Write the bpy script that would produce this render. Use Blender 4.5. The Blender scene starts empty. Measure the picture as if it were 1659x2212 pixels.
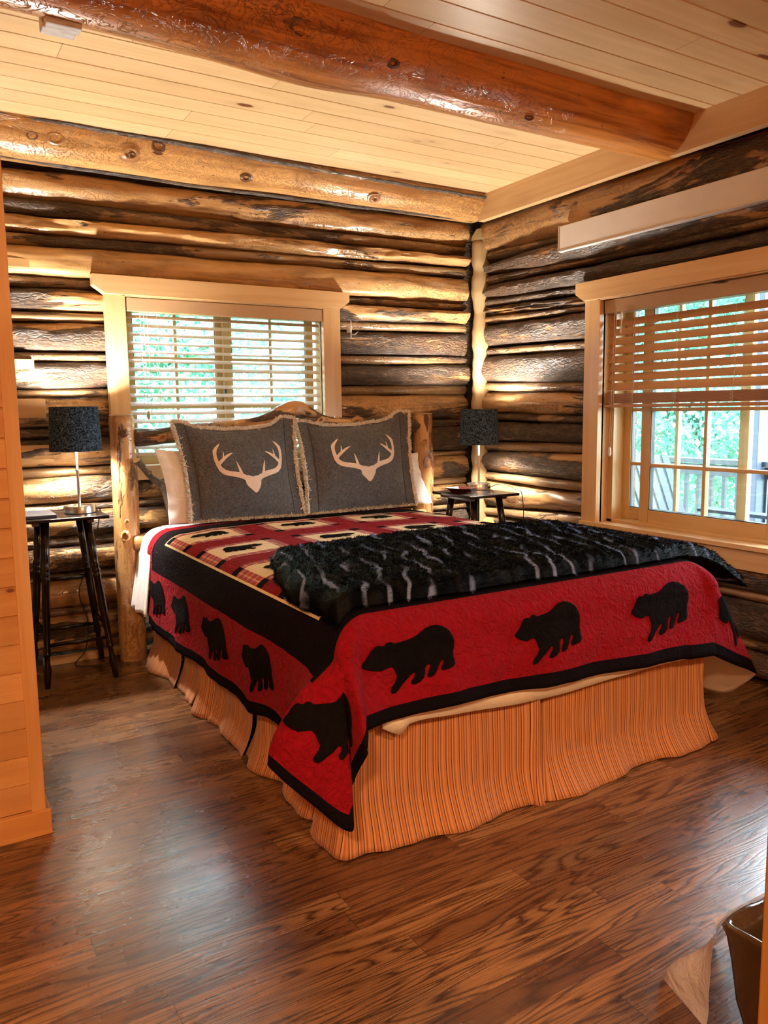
import bpy, bmesh, math, random
import numpy as np
from math import sin, cos, pi, sqrt, atan2, radians
from mathutils import Vector, Matrix, noise, geometry

random.seed(7); np.random.seed(7)
scene = bpy.context.scene
COL = scene.collection

# ------------------------------------------------------------------ helpers
def tag(o, label=None, cat=None, group=None, kind=None):
    if label: o['label'] = label
    if cat: o['category'] = cat
    if group: o['group'] = group
    if kind: o['kind'] = kind
    return o

def empty(name, loc, label=None, cat=None, group=None, kind=None):
    o = bpy.data.objects.new(name, None); COL.objects.link(o)
    o.location = loc; o.empty_display_size = .05
    return tag(o, label, cat, group, kind)

class MB:
    """collects geometry for one mesh (world coordinates)"""
    def __init__(s): s.v = []; s.f = []; s.m = []; s.uv = None
    def add(s, vs, fs, mi=0):
        n = len(s.v); s.v += [tuple(p) for p in vs]
        s.f += [tuple(i + n for i in f) for f in fs]; s.m += [mi] * len(fs); return s
    def box(s, lo, hi, mi=0, rot=None, piv=None):
        x0, y0, z0 = lo; x1, y1, z1 = hi
        vs = [Vector(p) for p in ((x0,y0,z0),(x1,y0,z0),(x1,y1,z0),(x0,y1,z0),(x0,y0,z1),(x1,y0,z1),(x1,y1,z1),(x0,y1,z1))]
        if rot is not None:
            c = Vector(piv) if piv is not None else (vs[0] + vs[6]) / 2
            vs = [rot @ (p - c) + c for p in vs]
        return s.add(vs, [(0,3,2,1),(4,5,6,7),(0,1,5,4),(1,2,6,5),(2,3,7,6),(3,0,4,7)], mi)
    def tube(s, pts, rads, n=16, mi=0, caps=True, fn=None, ry=1.0):
        """swept tube; fn(i, ang, p) -> radius multiplier"""
        pts = [Vector(p) for p in pts]; N = len(pts); base = len(s.v)
        if not hasattr(rads, '__len__'): rads = [rads] * N
        up = None; fs = []
        for i, p in enumerate(pts):
            t = (pts[min(i+1, N-1)] - pts[max(i-1, 0)]).normalized()
            if up is None:
                up = Vector((0,0,1)) if abs(t.z) < .9 else Vector((0,1,0))
            a = t.cross(up).normalized(); up = a.cross(t).normalized()
            for k in range(n):
                th = 2*pi*k/n
                r = rads[i] * (fn(i, th, p) if fn else 1)
                s.v.append(tuple(p + a*cos(th)*r*ry + up*sin(th)*r))
        for i in range(N-1):
            for k in range(n):
                a0 = base+i*n+k; a1 = base+i*n+(k+1)%n
                fs.append((a0, a1, a1+n, a0+n))
        if caps:
            fs.append(tuple(base+k for k in range(n-1, -1, -1)))
            fs.append(tuple(base+(N-1)*n+k for k in range(n)))
        s.f += fs; s.m += [mi]*len(fs); return s
    def lathe(s, prof, c, n=32, mi=0, axis=None, caps=False):
        """prof list of (r, h) about vertical axis at c; axis optional direction"""
        c = Vector(c); base = len(s.v); fs = []
        if axis is None: A = Vector((0,0,1)); X = Vector((1,0,0)); Y = Vector((0,1,0))
        else:
            A = Vector(axis).normalized(); X = A.orthogonal().normalized(); Y = A.cross(X)
        for r, h in prof:
            for k in range(n):
                th = 2*pi*k/n
                s.v.append(tuple(c + A*h + (X*cos(th) + Y*sin(th))*r))
        for i in range(len(prof)-1):
            for k in range(n):
                a0 = base+i*n+k; a1 = base+i*n+(k+1)%n
                fs.append((a0, a1, a1+n, a0+n))
        if caps:
            fs.append(tuple(base+k for k in range(n-1,-1,-1)))
            fs.append(tuple(base+(len(prof)-1)*n+k for k in range(n)))
        s.f += fs; s.m += [mi]*len(fs); return s
    def grid(s, P, mi=0, close=False):
        """P: 2D list of points; mi may be a function(i,j)"""
        nu = len(P); nv = len(P[0]); base = len(s.v)
        for r in P: s.v += [tuple(p) for p in r]
        for i in range(nu-1):
            for j in range(nv-1):
                a = base+i*nv+j
                s.f.append((a, a+nv, a+nv+1, a+1)); s.m.append(mi(i, j) if callable(mi) else mi)
        return s
    def build(s, name, mats, parent=None, smooth=False, bevel=0, sub=0, solid=0, uvs=None, origin=None, autos=None, **tg):
        me = bpy.data.meshes.new(name)
        vs = s.v
        me.from_pydata(vs, [], s.f); 
        if not isinstance(mats, (list, tuple)): mats = [mats]
        for m in mats: me.materials.append(m)
        me.polygons.foreach_set('material_index', s.m)
        if smooth: me.polygons.foreach_set('use_smooth', [True]*len(s.f))
        if uvs is not None:
            ul = me.uv_layers.new(name='UVMap')
            li = np.empty(len(me.loops), dtype=np.int32); me.loops.foreach_get('vertex_index', li)
            ul.data.foreach_set('uv', np.asarray(uvs, dtype=np.float32)[li].ravel())
        me.update()
        o = bpy.data.objects.new(name, me); COL.objects.link(o)
        if origin is not None:
            me.transform(Matrix.Translation(-Vector(origin))); o.location = origin
        if parent is not None:
            o.parent = parent
            o.matrix_parent_inverse = parent.matrix_basis.inverted()
        if smooth and autos:
            me.polygons.foreach_set('use_smooth', [True]*len(s.f))
            me.set_sharp_from_angle(angle=radians(autos))
        if bevel:
            b = o.modifiers.new('bevel', 'BEVEL'); b.width = bevel; b.segments = 2; b.limit_method = 'ANGLE'; b.angle_limit = radians(40)
            b.harden_normals = False
        if solid:
            m = o.modifiers.new('solid', 'SOLIDIFY'); m.thickness = abs(solid); m.offset = -1 if solid > 0 else 1
        if sub:
            m = o.modifiers.new('sub', 'SUBSURF'); m.levels = sub; m.render_levels = sub
        return tag(o, **tg)

def B(lo, hi, name, mat, parent=None, bevel=.002, **tg):
    return MB().box(lo, hi).build(name, mat, parent, bevel=bevel, **tg)

def nz(x, y=0, z=0, s=1): return noise.noise(Vector((x*s, y*s, z*s)))

def catmull(pts, n):
    pts = [Vector(p) for p in pts]; out = []
    P = [2*pts[0]-pts[1]] + pts + [2*pts[-1]-pts[-2]]
    for i in range(1, len(P)-2):
        for k in range(n):
            t = k/n
            out.append(.5*((2*P[i]) + (-P[i-1]+P[i+1])*t + (2*P[i-1]-5*P[i]+4*P[i+1]-P[i+2])*t*t + (-P[i-1]+3*P[i]-3*P[i+1]+P[i+2])*t**3))
    out.append(pts[-1]); return out

def interp_keys(keys, x, cols=None):
    """catmull/cubic interpolation of tuple values keyed on first entry"""
    ks = keys
    if x <= ks[0][0]: return ks[0][1:]
    if x >= ks[-1][0]: return ks[-1][1:]
    for i in range(len(ks)-1):
        if ks[i][0] <= x <= ks[i+1][0]: break
    t = (x-ks[i][0])/(ks[i+1][0]-ks[i][0])
    p0 = ks[max(i-1, 0)]; p1 = ks[i]; p2 = ks[i+1]; p3 = ks[min(i+2, len(ks)-1)]
    h = p2[0]-p1[0]; out = []
    for c in range(1, len(p1)):
        m1 = (p2[c]-p0[c])/max(p2[0]-p0[0], 1e-6)*h; m2 = (p3[c]-p1[c])/max(p3[0]-p1[0], 1e-6)*h
        t2 = t*t; t3 = t2*t
        out.append((2*t3-3*t2+1)*p1[c]+(t3-2*t2+t)*m1+(-2*t3+3*t2)*p2[c]+(t3-t2)*m2)
    return out

# ------------------------------------------------------------------ materials
class NT:
    def __init__(s, name):
        s.mat = bpy.data.materials.new(name); s.mat.use_nodes = True
        s.t = s.mat.node_tree; s.n = s.t.nodes; s.l = s.t.links
        s.n.clear(); s.out = s.n.new('ShaderNodeOutputMaterial')
        s.p = s.n.new('ShaderNodeBsdfPrincipled'); s.l.new(s.p.outputs[0], s.out.inputs[0])
    def _in(s, sock, v):
        if isinstance(v, bpy.types.NodeSocket): s.l.new(v, sock)
        elif v is not None:
            if hasattr(v, '__len__') and len(v) == 3 and sock.type == 'RGBA': v = (*v, 1)
            sock.default_value = v
    def node(s, typ, ins={}, out=0, **attrs):
        nd = s.n.new(typ)
        for k, v in attrs.items(): setattr(nd, k, v)
        for k, v in ins.items(): s._in(nd.inputs[k], v)
        return nd.outputs[out]
    def set(s, **kw):
        for k, v in kw.items(): s._in(s.p.inputs[k.replace('_', ' ')], v)
    def math(s, op, a, b=None, c=None, clamp=False):
        nd = s.n.new('ShaderNodeMath'); nd.operation = op; nd.use_clamp = clamp
        s._in(nd.inputs[0], a)
        if b is not None: s._in(nd.inputs[1], b)
        if c is not None: s._in(nd.inputs[2], c)
        return nd.outputs[0]
    def vmath(s, op, a, b=None, out=0):
        nd = s.n.new('ShaderNodeVectorMath'); nd.operation = op
        s._in(nd.inputs[0], a)
        if b is not None: s._in(nd.inputs[1], b)
        return nd.outputs[out]
    def obj(s): return s.node('ShaderNodeTexCoord', out=3)
    def uv(s): return s.node('ShaderNodeTexCoord', out=2)
    def rand(s): return s.node('ShaderNodeObjectInfo', out=5)
    def prop(s, name): return s.node('ShaderNodeAttribute', out=2, attribute_type='OBJECT', attribute_name=name)
    def mul(s, v, k): return s.vmath('MULTIPLY', v, k)
    def noise(s, vec, scale, detail=4, rough=.5, dist=0, out=0, dim='3D'):
        return s.node('ShaderNodeTexNoise', {'Vector': vec, 'Scale': scale, 'Detail': detail, 'Roughness': rough, 'Distortion': dist}, out=out, noise_dimensions=dim)
    def voro(s, vec, scale, feature='F1', out=0, rnd=1):
        return s.node('ShaderNodeTexVoronoi', {'Vector': vec, 'Scale': scale, 'Randomness': rnd}, out=out, feature=feature)
    def ramp(s, fac, stops, interp='LINEAR'):
        nd = s.n.new('ShaderNodeValToRGB'); cr = nd.color_ramp; cr.interpolation = interp
        while len(cr.elements) < len(stops): cr.elements.new(.5)
        for e, (p, c) in zip(cr.elements, stops):
            e.position = p; e.color = (*c, 1) if hasattr(c, '__len__') else (c, c, c, 1)
        s._in(nd.inputs[0], fac); return nd.outputs[0]
    def mix(s, f, a, b, blend='MIX'):
        nd = s.n.new('ShaderNodeMix'); nd.data_type = 'RGBA'; nd.blend_type = blend
        s._in(nd.inputs[0], f); s._in(nd.inputs[6], a); s._in(nd.inputs[7], b); return nd.outputs[2]
    def maprange(s, v, a, b, c=0, d=1):
        return s.node('ShaderNodeMapRange', {0: v, 1: a, 2: b, 3: c, 4: d})
    def bump(s, h, strength=.3, dist=.01, prev=None):
        ins = {'Height': h, 'Strength': strength, 'Distance': dist}
        if prev is not None: ins['Normal'] = prev
        nd = s.n.new('ShaderNodeBump')
        for k, v in ins.items(): s._in(nd.inputs[k], v)
        return nd.outputs[0]
    def sep(s, v):
        nd = s.n.new('ShaderNodeSeparateXYZ'); s._in(nd.inputs[0], v); return nd.outputs
    def comb(s, x, y, z):
        nd = s.n.new('ShaderNodeCombineXYZ')
        for i, q in enumerate((x, y, z)): s._in(nd.inputs[i], q)
        return nd.outputs[0]

def plain(name, c, rough=.5, metal=0, coat=0, bumps=0, bscale=60, sheen=0, spec=.5):
    t = NT(name); t.set(Base_Color=c, Roughness=rough, Metallic=metal, Coat_Weight=coat, Coat_Roughness=.08, Sheen_Weight=sheen, Specular_IOR_Level=spec)
    v = t.obj(); n = t.noise(v, bscale, 3)
    col = t.mix(t.maprange(n, .3, .7, 0, .25), c, tuple(x*.72 for x in c)); t.set(Base_Color=col)
    if bumps: t.set(Normal=t.bump(n, bumps, .003))
    return t.mat

AX = {'X': 0, 'Y': 1, 'Z': 2}
def stretch(axis, along, across):
    v = [across]*3; v[AX[axis]] = along; return tuple(v)

def grain_nodes(t, v, axis, ring=9, along=.9, across=11, det=3):
    """contour lines of a stretched noise : cathedral grain"""
    sv = t.mul(v, stretch(axis, along, across))
    n = t.noise(sv, 1.0, 2, .45, .3)
    g = t.math('SINE', t.math('MULTIPLY', n, ring*2*pi))
    fine = t.noise(t.mul(v, stretch(axis, 6, 260)), 1.0, 2, .6)
    return g, n, fine

def pine(name, axis, c_light, c_dark, rough=.38, pitch=None, pitch_axis='Z', off=0, knot_scale=3.2, knot_c=(.16,.055,.02), coat=.25, var=.16, seglen=0, spec=.5, flat=(1,1,1), ksize=.075):
    """clear finished pine board(s); optional board pitch for board-to-board variation"""
    t = NT(name); o = t.obj()
    rnd = t.mul(t.comb(t.rand(), t.rand(), t.rand()), (13.7, 7.1, 9.3))
    v = t.vmath('ADD', o, rnd); tint = t.rand()
    if pitch:
        s = t.sep(o)[AX[pitch_axis]]
        idx = t.math('FLOOR', t.math('DIVIDE', t.math('SUBTRACT', s, off), pitch))
        wn = t.node('ShaderNodeTexWhiteNoise', {'W': idx}, out=0, noise_dimensions='1D')
        v = t.vmath('ADD', v, t.comb(t.math('MULTIPLY', wn, 31.0), t.math('MULTIPLY', idx, 3.17), t.math('MULTIPLY', wn, 11.0)))
        tint = wn
        if seglen:
            sl = t.sep(o)[AX[axis]]
            seg = t.math('FLOOR', t.math('DIVIDE', t.math('ADD', sl, t.math('MULTIPLY', wn, 17.0)), seglen))
            wn2 = t.node('ShaderNodeTexWhiteNoise', {'Vector': t.comb(seg, idx, 0.0)}, out=0, noise_dimensions='3D')
            v = t.vmath('ADD', v, t.comb(wn2, t.math('MULTIPLY', wn2, 9.0), wn2)); tint = wn2
    g, n, fine = grain_nodes(t, v, axis, ring=5, along=.55, across=8)
    col = t.mix(t.maprange(g, -1, 1, 0, .42), c_light, c_dark)
    col = t.mix(t.maprange(fine, .35, .75, 0, .35), col, c_dark)
    col = t.mix(t.math('MULTIPLY', tint, var*2), col, tuple(x*.62 for x in c_dark), 'MIX')
    # knots
    kv = t.mul(t.mul(v, stretch(axis, .55, 1.25)), flat)
    d = t.voro(kv, knot_scale, 'F1', 0); kc = t.voro(kv, knot_scale, 'F1', 1)
    sel = t.math('GREATER_THAN', t.sep(kc)[0], .45)
    size = t.math('MULTIPLY', t.math('ADD', t.sep(kc)[1], .35), ksize)
    wob = t.noise(kv, knot_scale*9, 2)
    dd = t.math('ADD', d, t.math('MULTIPLY', t.math('SUBTRACT', wob, .5), .03))
    k = t.math('MULTIPLY', sel, t.maprange(t.math('DIVIDE', dd, size), .75, 1.15, 1, 0))
    halo = t.math('MULTIPLY', sel, t.maprange(t.math('DIVIDE', dd, size), .9, 2.6, .35, 0))
    col = t.mix(halo, col, tuple(x*.6 for x in c_dark)); col = t.mix(k, col, knot_c)
    if pitch and seglen:
        pos = t.math('FRACT', t.math('DIVIDE', t.math('ADD', t.sep(o)[AX[axis]], t.math('MULTIPLY', wn, 17.0)), seglen))
        edge = t.math('LESS_THAN', pos, .0018/seglen*1.0)
        col = t.mix(edge, col, (.05,.025,.01))
    t.set(Base_Color=col, Roughness=t.maprange(fine, .2, .8, rough-.05, rough+.1), Coat_Weight=coat, Coat_Roughness=.15, Specular_IOR_Level=spec)
    t.set(Normal=t.bump(t.math('ADD', t.math('MULTIPLY', g, .3), fine), .08, .002))
    return t.mat

def log_mat(name, axis, base=(.52,.305,.125), base2=(.28,.135,.048), bark=(.055,.030,.018), bark2=(.17,.105,.06), coat=.45, rough=.36, galc=.38):
    """hand peeled log: honey wood, remaining bark in patches, beetle galleries, knots, varnish"""
    t = NT(name); o = t.obj()
    r = t.rand(); v = t.vmath('ADD', o, t.mul(t.comb(r, r, r), (23.1, 17.7, 11.3)))
    barkp = t.prop('bark')
    long = t.mul(v, stretch(axis, .35, 1.6))
    m1 = t.noise(long, 3.0, 6, .62, .6)
    m2 = t.noise(t.mul(v, stretch(axis, .5, 1.4)), 14.0, 4, .6, .4)
    mm = t.math('ADD', m1, t.math('MULTIPLY', t.math('SUBTRACT', m2, .5), .22))
    mask = t.maprange(t.math('ADD', mm, barkp), .985, 1.035)
    # peeled wood
    streak = t.noise(t.mul(v, stretch(axis, .8, 16)), 1.6, 5, .6, .8)
    blot = t.noise(t.mul(v, stretch(axis, .6, 2.2)), 3.2, 4, .6)
    wood = t.ramp(streak, [(.34, base2), (.5, base), (.72, tuple(min(1, x*1.22) for x in base))])
    wood = t.mix(t.maprange(blot, .52, .72, 0, .75), wood, tuple(x*.62 for x in base2))
    # fine dark specks
    sp = t.voro(t.mul(v, stretch(axis, .5, 1)), 30, 'F1', 0); spc = t.voro(t.mul(v, stretch(axis, .5, 1)), 30, 'F1', 1)
    speck = t.math('MULTIPLY', t.math('LESS_THAN', sp, .12), t.math('GREATER_THAN', t.sep(spc)[0], .76))
    wood = t.mix(t.math('MULTIPLY', speck, .7), wood, (.07,.028,.01))
    # knots
    kv = t.mul(t.mul(v, stretch(axis, .7, 1.0)), (1,0,1) if axis == 'X' else ((0,1,1) if axis == 'Y' else (1,1,1))); kd = t.voro(kv, 2.6, 'F1', 0); kc = t.voro(kv, 2.6, 'F1', 1)
    ksel = t.math('GREATER_THAN', t.sep(kc)[0], .55)
    kr = t.math('DIVIDE', t.math('ADD', kd, t.math('MULTIPLY', t.math('SUBTRACT', m2, .5), .06)), t.math('ADD', t.math('MULTIPLY', t.sep(kc)[1], .06), .035))
    kn = t.math('MULTIPLY', ksel, t.maprange(kr, .7, 1.25, 1, 0))
    kring = t.math('MULTIPLY', ksel, t.maprange(t.math('ABSOLUTE', t.math('SUBTRACT', kr, 1.5)), 0, .7, .5, 0))
    wood = t.mix(kring, wood, tuple(x*.55 for x in base2)); wood = t.mix(kn, wood, (.10,.038,.014))
    gn = t.noise(t.mul(v, stretch(axis, .75, 1)), 17, 3, .55, 2.2)
    gal = t.maprange(t.math('ABSOLUTE', t.math('SUBTRACT', t.math('FRACT', t.math('MULTIPLY', gn, 5.0)), .5)), 0, .16, 0, 1)
    galmask = t.maprange(t.noise(long, 2.2, 3), .40, .56)
    wood = t.mix(t.math('MULTIPLY', t.math('MULTIPLY', t.math('SUBTRACT', 1.0, gal), galmask), galc), wood, tuple(x*.5 for x in base2))
    # bark
    bt = t.noise(t.mul(v, stretch(axis, .5, 1.1)), 26, 7, .75, .8)
    bv = t.voro(t.mul(v, stretch(axis, .4, 1)), 60, 'DISTANCE_TO_EDGE', 0)
    bcol = t.ramp(bt, [(.3, tuple(x*.45 for x in bark)), (.5, bark), (.66, bark2), (.8, tuple(min(1, x*1.5) for x in bark2))])
    bcol = t.mix(t.maprange(blot, .5, .68, 0, .6), bcol, tuple(x*.7 for x in base2))
    col = t.mix(mask, wood, bcol)
    edge = t.maprange(t.math('ABSOLUTE', t.math('SUBTRACT', mask, .5)), 0, .5, .55, 0)
    col = t.mix(edge, col, (.06,.022,.008))
    t.set(Base_Color=col, Coat_Weight=coat, Coat_Roughness=t.maprange(mask, 0, 1, .16, .22),
          Roughness=t.maprange(mask, 0, 1, rough, .5), Specular_IOR_Level=.5)
    # bumps: galleries (contour squiggles) on the peeled wood, rough bark elsewhere
    galh = t.math('MULTIPLY', t.math('MULTIPLY', gal, galmask), .5)
    woodh = t.math('ADD', galh, t.math('MULTIPLY', streak, .25))
    barkh = t.math('ADD', t.math('MULTIPLY', bt, 2.2), t.math('MULTIPLY', t.math('MINIMUM', bv, .2), 3.0))
    h = t.math('ADD', t.math('MULTIPLY', woodh, t.math('SUBTRACT', 1.0, mask)), t.math('MULTIPLY', t.math('ADD', barkh, .4), mask))
    t.set(Normal=t.bump(h, .9, .010))
    t._in(t.p.inputs['Coat Normal'], t.bump(h, .6, .009))
    return t.mat

def floor_mat():
    t = NT('oak_floor'); o = t.obj(); s = t.sep(o); pw = .083
    idx = t.math('FLOOR', t.math('DIVIDE', s[1], pw))
    wn = t.node('ShaderNodeTexWhiteNoise', {'W': idx}, noise_dimensions='1D')
    L = .95
    xs = t.math('DIVIDE', t.math('ADD', s[0], t.math('MULTIPLY', wn, 23.0)), L)
    seg = t.math('FLOOR', xs)
    w2 = t.node('ShaderNodeTexWhiteNoise', {'Vector': t.comb(seg, idx, 0.0)}, noise_dimensions='3D')
    w3 = t.node('ShaderNodeTexWhiteNoise', {'Vector': t.comb(seg, idx, 5.0)}, noise_dimensions='3D')
    v = t.vmath('ADD', o, t.comb(t.math('MULTIPLY', w2, 37.0), t.math('MULTIPLY', w3, 19.0), t.math('MULTIPLY', w2, 7.0)))
    n = t.noise(t.mul(v, (1.0, 12.5, 1)), 1.0, 2.0, .45, .35)
    ring = t.math('FRACT', t.math('MULTIPLY', n, t.math('ADD', 11.0, t.math('MULTIPLY', w3, 9.0))))
    wob = t.noise(t.mul(v, (14, 130, 1)), 1.0, 3, .7)
    ring2 = t.math('ADD', ring, t.math('MULTIPLY', t.math('SUBTRACT', wob, .5), .55))
    line = t.ramp(ring2, [(.0, .04), (.10, .35), (.26, .95), (.66, 1.), (.86, .55), (1., .04)])
    pore = t.noise(t.mul(v, (9, 420, 1)), 1.0, 2, .6)
    base = t.ramp(w2, [(.0, (.125,.048,.018)), (.3, (.215,.093,.033)), (.65, (.285,.138,.050)), (1., (.165,.08,.033))])
    dark = (.030,.010,.005)
    col = t.mix(t.math('MULTIPLY', t.math('SUBTRACT', 1.0, line), .95), base, dark)
    col = t.mix(t.maprange(pore, .48, .68, 0, .7), col, dark)
    fy = t.math('FRACT', t.math('DIVIDE', s[1], pw)); 
    ge = t.math('MINIMUM', fy, t.math('SUBTRACT', 1.0, fy))
    seam = t.math('LESS_THAN', ge, .010)
    fx = t.math('FRACT', xs); gx = t.math('MINIMUM', fx, t.math('SUBTRACT', 1.0, fx))
    seam2 = t.math('LESS_THAN', gx, .0009)
    sm = t.math('MAXIMUM', seam, seam2)
    col = t.mix(t.math('MULTIPLY', sm, .75), col, (.012,.005,.003))
    # scratches / worn specks in the finish
    sc = t.noise(t.mul(o, (90, 60, 1)), 1.0, 5, .75, 1.5)
    area = t.maprange(t.noise(o, 1.5, 2), .46, .62)
    scr = t.math('MULTIPLY', t.maprange(sc, .72, .76), area)
    col = t.mix(t.math('MULTIPLY', scr, .5), col, (.42,.30,.24))
    cloud = t.noise(o, 5.0, 4, .6)
    t.set(Base_Color=col, Roughness=t.math('ADD', t.maprange(cloud, .3, .7, .24, .31), t.math('MULTIPLY', scr, .12)), Specular_IOR_Level=.62,
          Coat_Weight=.2, Coat_Roughness=.22)
    h = t.math('ADD', t.math('MULTIPLY', line, .25), t.math('ADD', t.math('MULTIPLY', pore, .25), t.math('MULTIPLY', t.noise(o, 9, 2), .9)))
    h = t.math('SUBTRACT', h, t.math('MULTIPLY', sm, .8))
    t.set(Normal=t.bump(h, .16, .004)); 
    return t.mat

def fabric(name, c, c2=None, rough=.9, weave=900, wb=.3, crinkle=0, cs=22, sheen=.2, plaid=None, mott=.3, stretchv=(1,1,1), spec=.2):
    t = NT(name); o = t.obj(); c2 = c2 or tuple(x*.6 for x in c)
    n = t.noise(t.mul(o, stretchv), 60, 4, .6)
    big = t.noise(o, 7, 3)
    col = t.mix(t.maprange(n, .35, .7, 0, mott), c, c2)
    col = t.mix(t.maprange(big, .4, .65, 0, .15), col, c2)
    if plaid:
        s = t.sep(t.uv()); 
        def band(a, f, w, ph=0):
            fr = t.math('FRACT', t.math('ADD', t.math('MULTIPLY', a, f), ph)); return t.math('LESS_THAN', fr, w)
        a = t.math('ADD', t.math('MULTIPLY', band(s[0], 24, .16), .5), t.math('MULTIPLY', band(s[1], 24, .16), .5))
        col = t.mix(a, col, plaid[0])
        b = t.math('MAXIMUM', band(s[0], 12, .3, .4), band(s[1], 12, .3, .4))
        col = t.mix(t.math('MULTIPLY', b, .45), col, plaid[1])
    t.set(Base_Color=col, Roughness=rough, Sheen_Weight=sheen, Sheen_Roughness=.5, Specular_IOR_Level=spec)
    w = t.noise(o, weave, 1)
    h = t.math('MULTIPLY', w, wb)
    nm = t.bump(h, .4, .0015)
    if crinkle:
        cv = t.noise(t.mul(o, (1, 1, 1)), cs, 3, .55, 1.2)
        ridge = t.math('ABSOLUTE', t.math('SUBTRACT', cv, .5))
        cv2 = t.voro(t.mul(o, (1, .8, 1)), cs*1.3, 'DISTANCE_TO_EDGE', 0)
        nm = t.bump(t.math('ADD', t.math('MULTIPLY', ridge, 3.0), t.math('MINIMUM', cv2, .22)), crinkle, .012, nm)
    t.set(Normal=nm)
    return t.mat
LAMP_E, WORLD_E, SUN_E, HALL_E, EXPO = 1550.0, 14.5, 7.0, 66.0, 1.15
# ------------------------------------------------------------------ camera
FPX = 1700.0
def cam_axes():
    yaw, pitch, roll = (radians(a) for a in (31.18782, 7.26210, -.69601))
    f = Vector((sin(yaw)*cos(pitch), cos(yaw)*cos(pitch), -sin(pitch)))
    r = Vector((cos(yaw), -sin(yaw), 0)); u = r.cross(f)
    return f, r*cos(roll)+u*sin(roll), -r*sin(roll)+u*cos(roll)
cf, cr_, cu = cam_axes()
cd = bpy.data.cameras.new('camera'); cam = bpy.data.objects.new('camera', cd); COL.objects.link(cam)
M = Matrix((cr_, cu, -cf)).transposed().to_4x4(); M.translation = (0, 0, 1.27)
cam.matrix_world = M
cd.sensor_fit = 'HORIZONTAL'; cd.sensor_width = 36; cd.lens = 36*FPX/1659; cd.clip_start = .02; cd.clip_end = 200
scene.camera = cam

# ------------------------------------------------------------------ shared materials
PINE = {a: pine('clear_pine_'+a, a, (.70,.48,.25), (.55,.32,.14), rough=.4, coat=.2, var=.10, knot_scale=2.6) for a in 'XYZ'}
PINEFRAME = {a: pine('window_frame_pine_'+a, a, (.60,.40,.18), (.48,.28,.10), rough=.4, coat=.2, var=.08, knot_scale=1.2) for a in 'XYZ'}
CEIL = pine('ceiling_pine', 'X', (.78,.58,.33), (.64,.42,.20), rough=.30, pitch=.1335, pitch_axis='Y', off=3.205, coat=.25, var=.16, seglen=2.1, knot_scale=5.5, flat=(1,1,0), spec=.3, ksize=.13)
WALLP = pine('panel_pine', 'X', (.68,.39,.15), (.52,.24,.07), rough=.4, pitch=.087, pitch_axis='Z', off=.075, coat=.2, var=.2, knot_scale=4.5, flat=(1,0,1), ksize=.10)
WTRIM = pine('panel_trim_pine', 'Z', (.68,.39,.15), (.52,.24,.07), rough=.4, coat=.2, var=.05, knot_scale=1.0)
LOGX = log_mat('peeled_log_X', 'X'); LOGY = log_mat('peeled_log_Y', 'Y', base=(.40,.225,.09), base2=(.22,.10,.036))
POLEX = log_mat('chinking_pole_wood_X', 'X', base=(.29,.18,.085), base2=(.15,.082,.036), bark=(.09,.05,.028), bark2=(.17,.11,.06))
POLEY = log_mat('chinking_pole_wood_Y', 'Y', base=(.28,.17,.08), base2=(.14,.075,.033), bark=(.09,.05,.028), bark2=(.17,.11,.06))
BEAM = log_mat('varnished_beam', 'X', base=(.66,.27,.06), base2=(.30,.085,.014), bark=(.22,.08,.025), bark2=(.40,.2,.1), coat=.6, rough=.32, galc=.08)
PLATE = log_mat('honey_beam', 'X', base=(.60,.33,.12), base2=(.36,.16,.045), coat=.6, rough=.3, galc=.1)
POSTM = log_mat('bed_log_wood', 'Z', base=(.56,.32,.13), base2=(.36,.15,.045), bark=(.16,.055,.02), bark2=(.28,.12,.045), coat=.35)
RAILM = log_mat('bed_rail_wood', 'X', base=(.46,.25,.10), base2=(.24,.10,.035), bark=(.085,.04,.02), bark2=(.2,.11,.05), coat=.35)
SAWN = pine('sawn_post_wood', 'Z', (.40,.28,.14), (.26,.16,.075), rough=.6, coat=.05, var=.05, knot_scale=1.5)
FLOOR = floor_mat()
WHITE = plain('white_enamel', (.72,.70,.69), .35, bscale=5)
SILVERBARK = log_mat('silvery_bark', 'X', base=(.30,.26,.20), base2=(.15,.12,.09), bark=(.10,.09,.085), bark2=(.26,.24,.22))
STEEL = plain('brushed_steel', (.62,.60,.57), .28, metal=1, bscale=8)
DARKWOOD = plain('black_lacquered_wood', (.008,.005,.004), .22, coat=.25, bscale=12, spec=.3)
BLACK = plain('black_plastic', (.012,.012,.013), .4)
CREAM = plain('cream_plastic', (.6,.57,.48), .4)

# ------------------------------------------------------------------ room shell
CZ = 2.61            # ceiling
FX0, FX1, FY0, FY1 = -2.0, 3.45, -2.2, 4.45
tag(MB().box((FX0, FY0, -.12), (FX1, FY1, 0)).build('floor', FLOOR), kind='structure')

# ceiling of tongue and groove boards running left to right (real grooves)
cb = MB(); p = .1335; y = 3.205
while y > FY0: y -= p
g = .004; d = .006
while y < FY1+p:
    prof = [(y, CZ+d), (y+g, CZ), (y+p-g, CZ), (y+p, CZ+d)]
    b0 = len(cb.v)
    for x in (FX0, FX1):
        cb.v += [(x, a, z) for a, z in prof]
    for k in range(3): cb.f.append((b0+k, b0+k+4, b0+k+5, b0+k+1)); cb.m.append(0)
    y += p
cb.box((FX0, FY0, CZ+.01), (FX1, FY1, CZ+.12))
tag(cb.build('ceiling', CEIL), kind='structure')

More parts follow.
